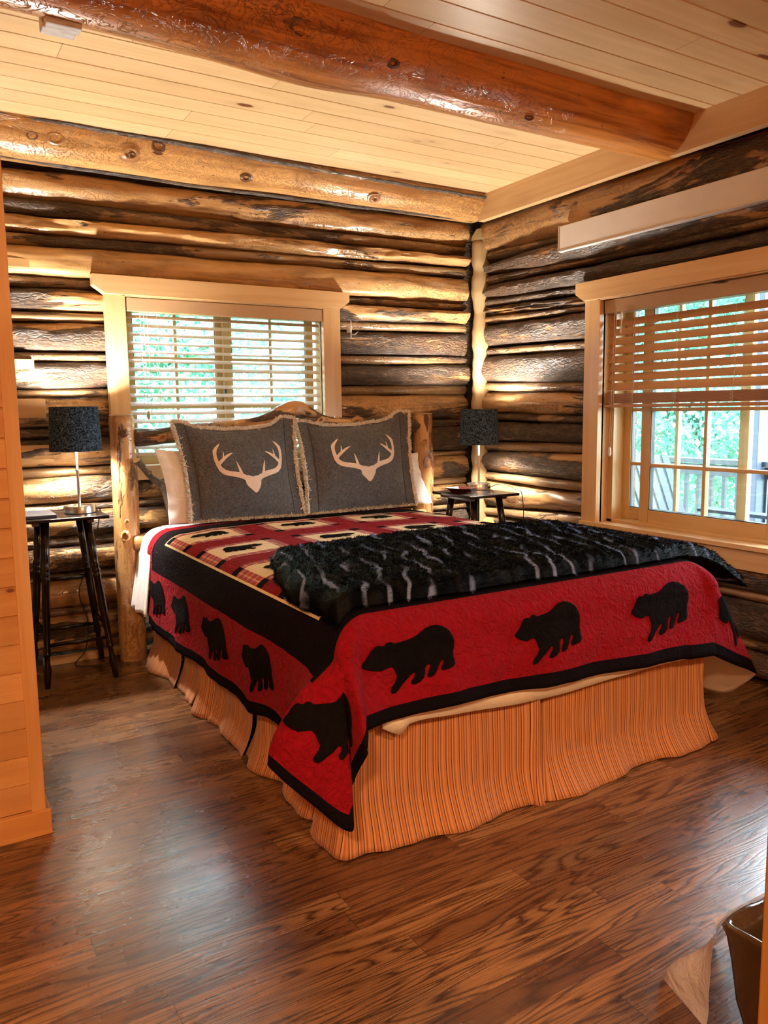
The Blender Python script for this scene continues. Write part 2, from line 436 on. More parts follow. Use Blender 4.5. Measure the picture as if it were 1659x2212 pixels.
# ---- logs
def log_mesh(axis, t0, t1, prof, face, depth, bark, name, mat, parent, seed, end0=False, end1=False, wob=.006, n=30, step=.025, rscale=1.05):
    """horizontal wall log. prof(t)->(ztop,zbot); face = coordinate of the front surface"""
    N = max(4, int(abs(t1-t0)/step)); mb = MB(); rings = []
    for i in range(N+1):
        t = t0+(t1-t0)*i/N; zt, zb = prof(t); zc = (zt+zb)/2; rz = (zt-zb)/2*rscale
        ry = depth
        e = 1.0
        for flag, dd in ((end0, abs(t-t0)), (end1, abs(t1-t))):
            if flag and dd < .06: e = min(e, sqrt(max(0, 1-(1-dd/.06)**2))*.55+.45)
        ring = []
        for k in range(n):
            th = 2*pi*k/n; c, s_ = cos(th), sin(th)
            big = noise.noise(Vector((t*1.3, seed*3.1, c*.8)))*wob*1.6 + noise.noise(Vector((t*4, c*1.5+seed, s_*1.5)))*wob
            fine = noise.noise(Vector((t*11, c*4+seed*2, s_*4)))*wob*.45
            m = 1+(big+fine)/max(rz, .03)
            dep = face+ry - c*ry*e*m
            # blunt the profile slightly so neighbouring logs nearly touch
            zz = zc + (abs(s_)**.92*(1 if s_ > 0 else -1))*rz*e*(1+(m-1)*.5)
            ring.append((t, dep, zz) if axis == 'X' else (dep, t, zz))
        rings.append(ring)
    base = 0
    for r in rings: mb.v += r
    for i in range(N):
        for k in range(n):
            a0 = i*n+k; a1 = i*n+(k+1)%n
            mb.f.append((a0, a1, a1+n, a0+n)); mb.m.append(0)
    mb.f.append(tuple(range(n-1, -1, -1))); mb.m.append(0)
    mb.f.append(tuple(N*n+k for k in range(n))); mb.m.append(0)
    o = mb.build(name, mat, parent, smooth=True)
    o.data.set_sharp_from_angle(angle=radians(60))
    o['bark'] = bark
    return o

def lin(x0, a0, b0, x1, a1, b1):
    return lambda t: (a0+(a1-a0)*(t-x0)/(x1-x0), b0+(b1-b0)*(t-x0)/(x1-x0))

YF, XF = 4.28, 3.26      # faces of the back and right log walls
# name, left top, left bottom, right top, right bottom, bark amount
BACK = [('A',2.464,2.330,2.498,2.354,.37),('a',2.330,2.253,2.351,2.289,.46),('B',2.248,2.164,2.286,2.212,.38),('b',2.162,2.105,2.206,2.149,.50),
('C',2.103,1.959,2.143,1.979,.22),('c',1.959,1.906,1.976,1.934,.50),('D',1.902,1.789,1.931,1.843,.46),('d',1.785,1.736,1.840,1.789,.42),
('E',1.731,1.593,1.783,1.634,.50),('e',1.584,1.539,1.631,1.576,.42),('F',1.535,1.408,1.572,1.447,.52),('f',1.403,1.365,1.443,1.379,.36),
('G',1.365,1.209,1.376,1.220,.46),('g',1.207,1.150,1.214,1.167,.48),('H',1.150,1.013,1.171,1.007,.52),('h',1.006,0.955,1.004,0.968,.36),
('I',0.955,0.821,0.968,0.821,.40),('i',0.817,0.774,0.821,0.775,.45),('J',0.774,0.649,.775,.645,.44),('j',0.649,0.594,.645,.60,.36),
('K',0.590,0.458,.598,.455,.54),('k',0.453,0.415,.455,.41,.42),('L',0.412,0.270,.41,.265,.36),('l',0.270,0.228,.265,.225,.45),('M',0.226,0.03,.225,.03,.46)]
RIGHT = [('T',2.475,2.280,2.480,2.265,.46),('t',2.280,2.218,2.260,2.219,.46),('1',2.213,2.134,2.217,2.101,.56),('a',2.125,2.074,2.108,2.068,.42),
('2',2.072,1.981,2.050,1.961,.57),('b',1.981,1.932,1.956,1.913,.50),('3',1.926,1.878,1.902,1.844,.52),('c',1.872,1.823,1.842,1.813,.44),
('4',1.818,1.682,1.810,1.661,.54),('d',1.671,1.622,1.653,1.600,.42),('5',1.613,1.453,1.598,1.427,.62),('e',1.447,1.392,1.425,1.366,.38),
('6',1.383,1.253,1.363,1.239,.40),('f',1.253,1.205,1.237,1.188,.45),('7',1.197,1.073,1.183,1.081,.52),('g',1.068,1.007,1.076,1.019,.40),
('8',1.007,0.867,1.013,0.861,.48),('h',0.861,0.810,0.856,0.798,.34),('9',0.804,0.638,0.792,0.675,.44),('i',0.632,0.577,0.671,0.585,.40),
('J',.575,.42,.58,.42,.46),('j',.418,.372,.42,.374,.34),('K',.370,.19,.374,.19,.44),('k',.188,.15,.19,.15,.42),('L',.15,.02,.15,.02,.46)]

wall_back = MB(); T0, T1 = 4.46, 4.56
BW = (1.02, 2.18, .98, 1.885)       # back window rough opening x0 x1 z0 z1
RW = (1.42, 3.08, .635, 1.85)       # right window rough opening y0 y1 z0 z1
for lo, hi in (((FX0,T0,0),(BW[0],T1,CZ)), ((BW[1],T0,0),(3.6,T1,CZ)), ((BW[0],T0,0),(BW[1],T1,BW[2])), ((BW[0],T0,BW[3]),(BW[1],T1,CZ))):
    wall_back.box(lo, hi)
wb = tag(wall_back.build('wall_back', POLEX), kind='structure'); wb['bark'] = .6
wr_ = MB(); T0, T1 = 3.44, 3.54
for lo, hi in (((T0,FY0,0),(T1,RW[0],CZ)), ((T0,RW[1],0),(T1,4.46,CZ)), ((T0,RW[0],0),(T1,RW[1],RW[2])), ((T0,RW[0],RW[3]),(T1,RW[1],CZ))):
    wr_.box(lo, hi)
wr = tag(wr_.build('wall_right', POLEY), kind='structure'); wr['bark'] = .6

for i, (nm, a0, b0, a1, b1, bk) in enumerate(BACK):
    pole = nm.islower(); zc = (a0+b0)/2
    f = lin(.54, a0, b0, 3.2 if i < 14 else 2.9, a1, b1)
    segs = [(-.35, 3.27)]
    if BW[2]-.03 < zc < BW[3]+.02: segs = [(-.35, BW[0]-.015), (BW[1]+.015, 3.27)]
    for s0, s1 in segs:
        dp = .028+.5*(a0-b0)/2 if pole else .085
        log_mesh('X', s0, s1, f, YF+(.025 if pole else random.uniform(-.008, .008)), dp, bk+.03+random.uniform(-.02, .02),
                 'chinking_pole' if pole else 'log', POLEX if pole else LOGX, wb, i*1.7+s0, end0=False, end1=False, wob=.004 if pole else .013,
                 n=16 if pole else 30, rscale=1.02 if pole else 1.06)
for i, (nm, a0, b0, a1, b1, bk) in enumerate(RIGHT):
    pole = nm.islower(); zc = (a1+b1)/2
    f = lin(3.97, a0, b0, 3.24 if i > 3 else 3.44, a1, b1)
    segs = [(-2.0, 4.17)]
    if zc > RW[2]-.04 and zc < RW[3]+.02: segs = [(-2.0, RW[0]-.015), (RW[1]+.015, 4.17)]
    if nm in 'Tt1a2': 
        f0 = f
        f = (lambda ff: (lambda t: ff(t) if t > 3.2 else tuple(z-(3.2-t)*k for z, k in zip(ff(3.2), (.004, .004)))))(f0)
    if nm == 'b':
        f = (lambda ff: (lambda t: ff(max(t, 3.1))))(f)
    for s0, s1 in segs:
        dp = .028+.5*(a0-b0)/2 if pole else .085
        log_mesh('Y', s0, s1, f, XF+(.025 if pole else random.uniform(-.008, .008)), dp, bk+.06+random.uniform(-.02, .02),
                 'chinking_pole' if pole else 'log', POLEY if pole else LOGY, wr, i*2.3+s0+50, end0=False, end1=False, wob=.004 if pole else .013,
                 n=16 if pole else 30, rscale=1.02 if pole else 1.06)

# corner post scribed into the logs
mb = MB(); pts = []; rad = []
for i in range(90):
    z = 2.36*i/89
    pts.append((3.282+.012*nz(z*2.2, 3), 4.172+.012*nz(z*2.7, 9), z)); rad.append(.058+.026*nz(z*5, 1)+.012*nz(z*15, 2))
mb.tube(pts, rad, 14, fn=lambda i, th, p: .92+.08*cos(2*th)+.03*nz(p.z*9, th))
o = mb.build('trim_1', SAWN, smooth=True, kind='structure')
mb = MB(); mb.lathe([(.062,0),(.058,.03),(.03,.075),(.001,.082)], (3.284,4.175,2.355), 16)
mb.build('post_top', plain('pale_sawn_end', (.48,.50,.34), .6), o, smooth=True)

# ceiling edge board on the right wall
B((3.205, -2.0, 2.455), (3.25, 4.10, CZ), 'trim_2', PINE['Y'], bevel=.001, kind='structure')

# beams
def beam(name, y, z, r, x0, x1, mat, bark, label, bulge, seed, n=64, squash=1.0):
    mb = MB(); N = 170; pts = []; rad = []
    for i in range(N+1):
        x = x0+(x1-x0)*i/N
        e = min(1, sqrt(max(0, 1-(1-min(1, (x1-x)/.05))**2))*.3+.7) if x1-x < .05 else 1
        pts.append((x, y+.008*nz(x*.9, seed), z+.006*nz(x*1.1, seed+4))); rad.append((r+bulge(x)+.004*nz(x*2.5, seed+8))*e)
    mb.tube(pts, rad, n, fn=lambda i, th, p: 1+.02*nz(p.x*1.5, cos(th)*1.5+seed, sin(th)*1.5)+.008*nz(p.x*6, cos(th)*5, sin(th)*5+seed))
    o = mb.build(name, mat, smooth=True, label=label, cat='beam'); o['bark'] = bark
    o.data.set_sharp_from_angle(angle=radians(60)); return o
bm1 = beam('ceiling_beam', 2.68, 2.625, .172, -1.9, 3.30, BEAM, .24, 'thick varnished orange log beam crossing the ceiling in the middle of the room',
     lambda x: .018*math.exp(-((x-1.35)/.28)**2)-.012*math.exp(-((x-.4)/.5)**2), 1.3)
bm2 = beam('ceiling_beam', 4.18, 2.615, .155, -.3, 3.27, PLATE, .22, 'honey coloured log beam along the top of the back wall under the ceiling',
     lambda x: .006*sin(x*1.7), 6.1)
bm1['group'] = bm2['group'] = 'round log beams under the ceiling'

def knot(parent, c, nrm, r, mat=None, long=(1,0,0), name='knot', h=.02, asp=1.6):
    """raised swirl with a dark hollow"""
    nrm = Vector(nrm).normalized(); L = Vector(long).normalized(); U = nrm.cross(L).normalized(); c = Vector(c)
    mb = MB(); P = []; prof = [(1.5, -.012), (1.15, .0), (.9, .35), (.72, .42), (.55, .2), (.4, -.15), (.15, -.3), (.01, -.25)]
    n = 22
    for rr, hh in prof:
        P.append([tuple(c+(L*cos(2*pi*k/n)*asp+U*sin(2*pi*k/n))*r*rr*(1+.14*nz(cos(2*pi*k/n)*1.6, sin(2*pi*k/n)*1.6, c.x*9+rr))+nrm*h*hh*(1+.5*nz(k*.7, c.x*5))) for k in range(n+1)])
    mb.grid(P); o = mb.build(name, mat, parent, smooth=True); return o
KNOTM = plain('knot_wood', (.13,.05,.018), .35, coat=.5, bumps=.5, bscale=90); KNOTL = plain('pale_knot_wood', (.36,.17,.06), .35, coat=.5, bumps=.5, bscale=90)
def beam_knot(par, x, ang, y, z, R, r, m=KNOTM, **k):
    n = Vector((0, -cos(ang), -sin(ang))); knot(par, Vector((x, y, z))+n*R, n, r, m, **k)
beam_knot(bm1, 1.235, radians(28), 2.68, 2.625, .176, .030, asp=2.0, h=.03)
beam_knot(bm1, 1.60, radians(40), 2.68, 2.625, .18, .012)
beam_knot(bm1, 2.3, radians(66), 2.68, 2.625, .172, .012, asp=2)
for x, a, r, m in ((.60,30,.020,KNOTM),(.70,28,.030,KNOTL),(1.04,34,.030,KNOTL),(1.17,16,.024,KNOTM),(1.64,46,.018,KNOTM),(2.43,50,.020,KNOTL),(1.05,36,.014,KNOTM)):
    beam_knot(bm2, x, radians(a), 4.18, 2.615, .158, r, m, asp=1.4)

# thin silvery saplings nailed along both edges of the wall beam
def sapling(y, z, r, ph, label):
    pts = [(-.3+3.5*i/120, y-.01*nz(i*.06, ph)+.004, z+.012*sin(i*.045+ph)+.006*nz(i*.15, ph)) for i in range(121)]
    mb = MB().tube(pts, [r*(1-.3*i/120)*(1+.18*max(0, nz(i*.9, ph*2))) for i in range(121)], 10)
    o = mb.build('sapling_strip', SILVERBARK, smooth=True, label=label, cat='wood trim', group='thin bark covered saplings'); o['bark'] = .56
sapling(4.018, 2.592, .013, 0, 'thin silvery bark sapling between ceiling boards and honey log beam')
sapling(4.155, 2.462, .012, 2, 'thin silvery bark sapling below the honey log beam on the back wall')

# whitewashed wood block on the beam (upper left)
wbm = fabric('whitewashed_wood', (.86,.90,.94), (.55,.52,.50), rough=.7, wb=.4, mott=1.0, stretchv=(.3,1.6,1.6), sheen=0)
mb = MB(); r_ = Matrix.Rotation(radians(25), 3, 'X')
mb.box((.462, 2.700, 2.452), (.566, 2.748, 2.495))
mb.box((.458, 2.750, 2.458), (.56, 2.805, 2.51))
mb.build('wood_block', wbm, bevel=.004, label='small whitewashed wood block fixed under the thick beam at upper left', cat='wood block')

# ------------------------------------------------------------------ other walls
wl = MB(); p = .087; z = .075
wl.box((FX0, 2.515, 0), (.262, 2.60, CZ))
while z < CZ:
    z1 = min(z+p, CZ); prof = [(2.5+.006, z), (2.5, z+.004), (2.5, z1-.004), (2.506, z1)]
    b0 = len(wl.v)
    for x in (FX0, .250): wl.v += [(x, a, q) for a, q in prof]
    for k in range(3): wl.f.append((b0+k, b0+k+4, b0+k+5, b0+k+1)); wl.m.append(0)
    z = z1
wlo = tag(wl.build('wall_left', WALLP), kind='structure')
MB().box((.245, 2.488, 0), (.285, 2.61, CZ)).build('trim_3', WTRIM, bevel=.002, kind='structure')
MB().box((-1.6, 2.476, 0), (.298, 2.50, .078)).box((.2851, 2.49, 0), (.298, 2.61, .078)).build('baseboard_left', pine('base_pine', 'X', (.66,.34,.11), (.50,.20,.05), coat=.2, var=.05), bevel=.002, kind='structure')
B((FX0-.1, FY0, 0), (FX0, 2.6, CZ), 'wall_side', WALLP, kind='structure')
B((FX0, FY0-.1, 0), (3.5, FY0, CZ), 'wall_front', WALLP, kind='structure')
B((-.45, 2.6, 0), (-.35, 4.5, CZ), 'wall_alcove', WALLP, kind='structure')
# door casing right beside the viewer
MB().box((.842, .50, 0), (1.10, .52, 2.08)).box((1.08, .5201, 0), (1.12, .66, 2.08)).build('door_1', pine('casing_pine', 'Z', (.31,.145,.034), (.23,.095,.018), coat=.2, var=.05), bevel=.003, kind='structure')

# wood blocks and plugs let into the back wall logs at the left
BLK = pine('plug_wood', 'X', (.60,.38,.17), (.45,.24,.09), coat=.2, var=.1)
for x0, x1, z0, z1, lab in ((.40,.585,1.985,2.03,'flat wooden plug in the log below the ceiling beam at far left'),
                       (.40,.575,1.500,1.548,'flat wooden plug in the wall log above the left lamp'),
                       (.40,.615,1.26,1.355,'square wooden plug in the log just left of the left lamp shade top'),
                       (.40,.64,1.035,1.125,'square wooden plug in the log left of the left lamp shade bottom')):
    B((x0, YF-.012, z0), (x1, YF+.05, z1), 'wall_plug', BLK, bevel=.003, label=lab, cat='wood block', group='wooden plugs in the log wall')
B((.52, 4.22, 0), (.98, 4.27, .035), 'baseboard_back', PINE['X'], kind='structure')

# ------------------------------------------------------------------ long white panel above right window
mb = MB(); mb.box((3.215, .9, 2.150), (3.262, 3.385, 2.284))
w0 = empty('wall_heater', (3.15, 2.1, 2.112), 'long white rectangular panel box mounted on the right log wall above the window', 'wall panel')
mb.build('housing', WHITE, w0, bevel=.004)
B((3.212, .9, 2.145), (3.262, 3.390, 2.1499), 'bottom_lip', WHITE, w0, bevel=.001)
B((3.212, 3.3852, 2.145), (3.262, 3.390, 2.287), 'end_cap', WHITE, w0, bevel=.001)

# clear hook on the log wall
CLEAR = plain('clear_plastic', (.75,.77,.80), .1, bscale=5, coat=1)
hk = empty('cord_hook', (2.35, 4.24, 1.72), 'small clear plastic cord hook on the log wall right of the back window', 'hook')
MB().box((2.335, YF-.045, 1.745), (2.353, YF-.01, 1.785)).build('plate', CLEAR, hk, bevel=.003)
MB().tube([(2.344,YF-.05,1.815),(2.344,YF-.05,1.715)], .003, 8).build('pin', CLEAR, hk)
MB().tube([(2.355,YF-.04,1.733),(2.375,YF-.045,1.735),(2.392,YF-.05,1.752)], .003, 8).build('screw', STEEL, hk)
# ------------------------------------------------------------------ windows
def TB(u, w, z): return (u, 4.24+w, z)
def TR(u, w, z): return (3.22+w, u, z)
def wbox(T, u0, u1, w0, w1, z0, z1, name, mat, parent, bevel=.0015, **tg):
    a, b = T(u0, w0, z0), T(u1, w1, z1)
    return MB().box(tuple(min(p, q) for p, q in zip(a, b)), tuple(max(p, q) for p, q in zip(a, b))).build(name, mat, parent, bevel=bevel, **tg)
def glass_mat():
    t = NT('window_glass')
    t.n.remove(t.p)
    tr = t.node('ShaderNodeBsdfTransparent', {'Color': (.97,.985,.98,1)}); gl = t.node('ShaderNodeBsdfGlossy', {'Roughness': .02})
    fr = t.node('ShaderNodeFresnel', {'IOR': 1.45})
    t.l.new(t.node('ShaderNodeMixShader', {0: t.math('MULTIPLY', fr, .8), 1: tr, 2: gl}), t.out.inputs[0])
    return t.mat
GLASS = glass_mat()
GASKET = plain('gasket', (.04,.05,.07), .5)
def sash(T, H, V, u0, u1, z0, z1, st, w0, w1, us, zs, parent, name='sash', rail=.06):
    s = MB()
    def bb(a, b, c, d, e, f, mb):
        p, q = T(a, c, e), T(b, d, f); mb.box(tuple(min(x, y) for x, y in zip(p, q)), tuple(max(x, y) for x, y in zip(p, q)))
    bb(u0, u0+st, w0, w1, z0, z1, s); bb(u1-st, u1, w0, w1, z0, z1, s)
    fr = s.build(name, V, parent, bevel=.003)
    r = MB(); bb(u0+st, u1-st, w0, w1, z0, z0+rail, r); bb(u0+st, u1-st, w0, w1, z1-st, z1, r); r.build('rail', H, fr, bevel=.003)
    wm = (w0+w1)/2
    for u in us:
        m = MB(); bb(u-.009, u+.009, w0+.004, w1-.004, z0+rail, z1-st, m); m.build('muntin', V, fr, bevel=.002)
    for z in zs:
        m = MB(); bb(u0+st, u1-st, w0+.003, w1-.003, z-.009, z+.009, m); m.build('muntin', H, fr, bevel=.002)
    gz = MB(); bb(u0+st, u1-st, wm-.002, wm+.002, z0+rail, z1-st, gz); gz.build('glass', GLASS, fr)
    ga = MB()
    for a, b, c, d in ((u0+st, u0+st+.004, z0+rail, z1-st), (u1-st-.004, u1-st, z0+rail, z1-st), (u0+st, u1-st, z0+rail, z0+rail+.004), (u0+st, u1-st, z1-st-.004, z1-st)):
        bb(a, b, w0+.006, w1-.006, c, d, ga)
    ga.build('gasket', GASKET, fr)
    return fr

def casing(T, H, V, u0, u1, z0, z1, cw, hov, hz0, hz1, parent, apron, right_cw=None):
    """u0,u1,z0,z1 = clear opening"""
    wbox(T, u0-cw, u0, 0, .045, z0-.02, hz0, 'casing', V, parent)
    wbox(T, u1, u1+(right_cw or cw), 0, .045, z0-.02, hz0, 'casing', V, parent)
    a, b = u0-cw-hov, u1+(right_cw or cw)+hov
    mb = MB(); poly = [(a, hz1), (b, hz1), (b, hz0+.035), (b-hov, hz0-.006), (a+hov, hz0-.006), (a, hz0+.035)]
    vs = [T(u, -.014, z) for u, z in poly]+[T(u, .045, z) for u, z in poly]; n = 6
    mb.add(vs, [tuple(range(n)), tuple(range(2*n-1, n-1, -1))]+[(i, i+n, (i+1)%n+n, (i+1)%n) for i in range(n)])
    mb.build('header', H, parent, bevel=.002)
    # jamb liners
    wbox(T, u0-.015, u0, .03, .26, z0, z1, 'jamb', V, parent); wbox(T, u1, u1+.015, .03, .26, z0, z1, 'jamb', V, parent)
    wbox(T, u0-.015, u1+.015, .0, .26, z1, z1+.02, 'jamb', H, parent)
    wbox(T, u0-cw, u1+cw, apron[2], .26, z0-.022, z0, 'sill', H, parent)
    wbox(T, u0-cw, u1+(right_cw or cw), .0, .045, apron[0], apron[1], 'apron', H, parent)

HX, VZ, HY = PINE['X'], PINE['Z'], PINE['Y']
w1 = tag(MB().box((BW[0]-.01,4.452,BW[2]-.01),(BW[0]-.001,4.46,BW[3]+.01)).build('window_1', VZ), kind='structure')
casing(TB, HX, VZ, 1.025, 2.165, 1.0, 1.875, .102, .058, 1.888, 1.977, w1, (.925, .978, -.0), right_cw=.112)
sash(TB, PINEFRAME['X'], PINEFRAME['Z'], 1.04, 1.60, 1.0, 1.87, .05, .15, .185, [1.322], [1.575, 1.31], w1)
sash(TB, PINEFRAME['X'], PINEFRAME['Z'], 1.585, 2.15, 1.0, 1.87, .05, .118, .150, [1.875], [1.575, 1.31], w1)
wbox(TB, 1.578, 1.592, .105, .118, 1.36, 1.41, 'latch', GASKET, w1)
w2 = tag(MB().box((3.452,RW[0]-.01,RW[2]-.01),(3.46,RW[0]-.001,RW[3]+.01)).build('window_2', VZ), kind='structure')
casing(TR, HY, VZ, 1.50, 3.072, .652, 1.845, .108, .062, 1.858, 1.952, w2, (.535, .628, -.018))
FY_, FZ_ = PINEFRAME['Y'], PINEFRAME['Z']
wbox(TR, 3.035, 3.072, .085, .25, .652, 1.845, 'frame', FZ_, w2); wbox(TR, 1.50, 1.53, .085, .25, .652, 1.845, 'frame', FZ_, w2)
wbox(TR, 1.50, 3.072, .085, .25, .652, .668, 'frame', FY_, w2)
sash(TR, FY_, FZ_, 2.28, 3.035, .668, 1.845, .05, .165, .20, [2.69], [1.54, 1.264, .973], w2, rail=.065)
sash(TR, FY_, FZ_, 2.08, 2.872, .66, 1.845, .058, .115, .155, [2.482], [1.54, 1.264, .973], w2, rail=.075)
wbox(TR, 2.90, 3.03, .10, .14, .654, .662, 'track', CREAM, w2)

# ------------------------------------------------------------------ blinds
SLAT1 = fabric('pale_slat_wood', (.62,.54,.47), (.54,.46,.38), rough=.4, weave=200, wb=.1, sheen=0)
SLAT2 = fabric('tan_slat_wood', (.44,.225,.105), (.34,.165,.075), rough=.4, weave=200, wb=.1, sheen=0)
VAL1 = fabric('pale_valance', (.50,.34,.20), (.44,.29,.17), rough=.4, weave=200, wb=.1, sheen=0)
VAL2 = fabric('tan_valance', (.42,.28,.17), (.36,.23,.13), rough=.4, weave=200, wb=.1, sheen=0)
STRING = plain('blind_string', (.55,.50,.42), .7)
def slat(T, u0, u1, w, z, width, tilt, mat, parent, name='slat'):
    """tilt>0 : room-side edge lower"""
    hw = width/2; pts = []; n = 6
    for k in range(n+1):
        s = -hw+width*k/n; crown = .0025*(1-(s/hw)**2)
        pts.append((w+s*cos(tilt)-crown*sin(tilt), z+s*sin(tilt)+crown*cos(tilt)))
    loop = pts+[(a+.0028*sin(tilt), b-.0028*cos(tilt)) for a, b in reversed(pts)]
    m = len(loop); mb = MB()
    mb.add([T(u0, a, b) for a, b in loop]+[T(u1, a, b) for a, b in loop], [(i, (i+1)%m, (i+1)%m+m, i+m) for i in range(m)]+[tuple(range(m-1, -1, -1)), tuple(range(m, 2*m))])
    return mb.build(name, mat, parent)
b1 = empty('window_blind', TB(1.6, .04, 1.84), 'pale horizontal slat blind, fully lowered, in the window behind the bed', 'window blind')
wbox(TB, 1.031, 2.16, .004, .075, 1.802, 1.872, 'valance', VAL1, b1, bevel=.003)
z = 1.782; k = 0
while z > 1.085:
    slat(TB, 1.036, 2.152, .052, z, .05, radians(24+2*sin(k*1.3)), SLAT1, b1); z -= .0455; k += 1
wbox(TB, 1.036, 2.152, .03, .075, 1.052, 1.067, 'bottom_rail', SLAT1, b1)
for u in (1.19, 1.47, 1.78, 2.04):
    for w in (.026, .077): MB().tube([TB(u+.002*sin(z*40), w, 1.80-z) for z in (0, .2, .4, .6, .74)], .0009, 5).build('ladder_string', STRING, b1)
for u in (1.10, 1.118, 1.136): MB().tube([TB(u, .018, 1.80), TB(u+.004, .016, 1.5), TB(u+.002, .016, 1.27)], .0012, 5).build('pull_cord', STRING, b1)
MB().lathe([(.002,.03),(.007,.02),(.009,.0),(.007,-.012),(.002,-.015)], TB(1.12, .016, 1.26), 10).build('tassel', VAL1, b1, smooth=True)
MB().tube([TB(2.02, .018, 1.80), TB(2.03, .014, 1.6), TB(2.025, .016, 1.33)], .0012, 5).build('pull_cord', STRING, b1)

b2 = empty('window_blind', TR(2.3, .05, 1.8), 'tan horizontal slat blind, half raised, in the large window on the right', 'window blind')
wbox(TR, 1.515, 3.06, .022, .09, 1.772, 1.842, 'valance', VAL2, b2, bevel=.003)
z = 1.722
for k in range(8):
    slat(TR, 1.52, 3.045, .062, z, .05, radians(50 if k else 52), SLAT2, b2); z -= .0475
slat(TR, 1.52, 3.045, .062, 1.368, .05, radians(3), SLAT1, b2)
for k in range(11): slat(TR, 1.52, 3.052, .06, 1.349-k*.0048, .05, 0, SLAT2, b2)
wbox(TR, 1.515, 3.055, .034, .088, 1.277, 1.294, 'bottom_rail', SLAT2, b2, bevel=.003)
for u in (2.86, 2.60, 2.28, 1.9):
    for w in (.033, .092): MB().tube([TR(u+.004*sin(q*30+u*9), w, 1.77-q) for q in [i*.04 for i in range(13)]], .0009, 5).build('ladder_string', STRING, b2)
for u in (2.865, 2.605, 2.285):
    MB().tube([TR(u+.012*sin(i*1.9+u), .03-.006*sin(i), 1.345-.005*i) for i in range(11)], .0014, 5).build('ladder_loop', STRING, b2)
for u in (2.985, 2.972): MB().tube([TR(u, .02, 1.77), TR(u+.01, .02, 1.3), TR(u+.02, .02, 1.06)], .0012, 5).build('pull_cord', STRING, b2)
MB().lathe([(.002,.028),(.007,.02),(.009,.0),(.009,-.012),(.004,-.022)], TR(3.0, .02, 1.04), 12).build('tassel', CREAM, b2, smooth=True)
MB().lathe([(.004,.0),(.006,.02),(.005,.03),(.004,.045)], TR(2.93, .012, 1.725), 8).build('wand_hook', CLEAR, b2, smooth=True)
MB().tube([TR(2.93, .012, 1.73), TR(2.933, .010, 1.66)], .003, 6).build('wand', CLEAR, b2)

# ------------------------------------------------------------------ outside
GROUND = fabric('grass_ground', (.16,.24,.08), (.10,.16,.05), rough=.95, weave=5, sheen=0)
MB().box((-12, 4.7, -.9), (26, 30, -.7)).box((3.7, -14, -.9), (26, 4.7, -.7)).build('ground', GROUND, kind='structure')
DECKM = pine('deck_wood', 'Y', (.30,.25,.22), (.2,.16,.14), rough=.6, pitch=.14, pitch_axis='X', coat=0)
RAILP = plain('porch_rail_paint', (.05,.06,.08), .5, bscale=6)
MB().box((3.58, -1.5, -.2), (6.0, 6.2, -.08)).build('deck', DECKM, kind='structure')
rl = empty('porch_railing', (5.85, 3, -.08), 'dark wooden deck railing with vertical balusters seen through the right window', 'railing')
B((5.78, -1.2, .80), (5.92, 6.1, .84), 'top_rail', RAILP, rl); B((5.82, -1.2, .70), (5.87, 6.1, .79), 'under_rail', RAILP, rl); B((5.82, -1.2, .02), (5.87, 6.1, .08), 'bottom_rail', RAILP, rl)
y = 1.0
while y < 6.0:
    B((5.83, y, .08), (5.86, y+.03, .70), 'baluster', RAILP, rl, bevel=0); y += .125
POSTP = plain('porch_post_paint', (.075,.095,.15), .5, bscale=6)
B((5.72, 3.77, -.08), (5.87, 3.92, 2.9), 'porch_post', POSTP, label='dark square porch post at the deck edge outside the right window', cat='post', bevel=.006)
CHP = plain('chair_paint', (.025,.045,.08), .45, bscale=8)
ch = empty('deck_chair', (4.75, 3.5, -.08), 'dark slatted wooden lounge chair standing on the deck outside the right window', 'chair')
def rbox(c, size, R, name, mat, par, bevel=.003):
    h = Vector(size)/2; return MB().box(tuple(Vector(c)-h), tuple(Vector(c)+h), rot=R, piv=c).build(name, mat, par, bevel=bevel)
Ry = Matrix.Rotation(radians(-20), 3, 'X')
for k in range(6):
    rbox((4.50+k*.095, 3.90, .52), (.075, .02, .86), Matrix.Rotation(radians(-24), 3, 'X') @ Matrix.Rotation(radians(-2.5+k), 3, 'Y'), 'back_slat', CHP, ch)
for k in range(6): rbox((4.74, 3.24+k*.085, .28-.018*k), (.56, .07, .02), Matrix.Rotation(radians(-12), 3, 'X'), 'seat_slat', CHP, ch)
for x in (4.42, 5.06):
    rbox((x, 3.40, .52), (.13, .72, .025), Matrix.Rotation(0, 3, 'X'), 'armrest', CHP, ch); rbox((x, 3.12, .20), (.04, .10, .56), Matrix.Rotation(0, 3, 'X'), 'leg', CHP, ch)
    rbox((x, 3.56, .12), (.03, .95, .10), Matrix.Rotation(radians(-14), 3, 'X'), 'leg', CHP, ch)
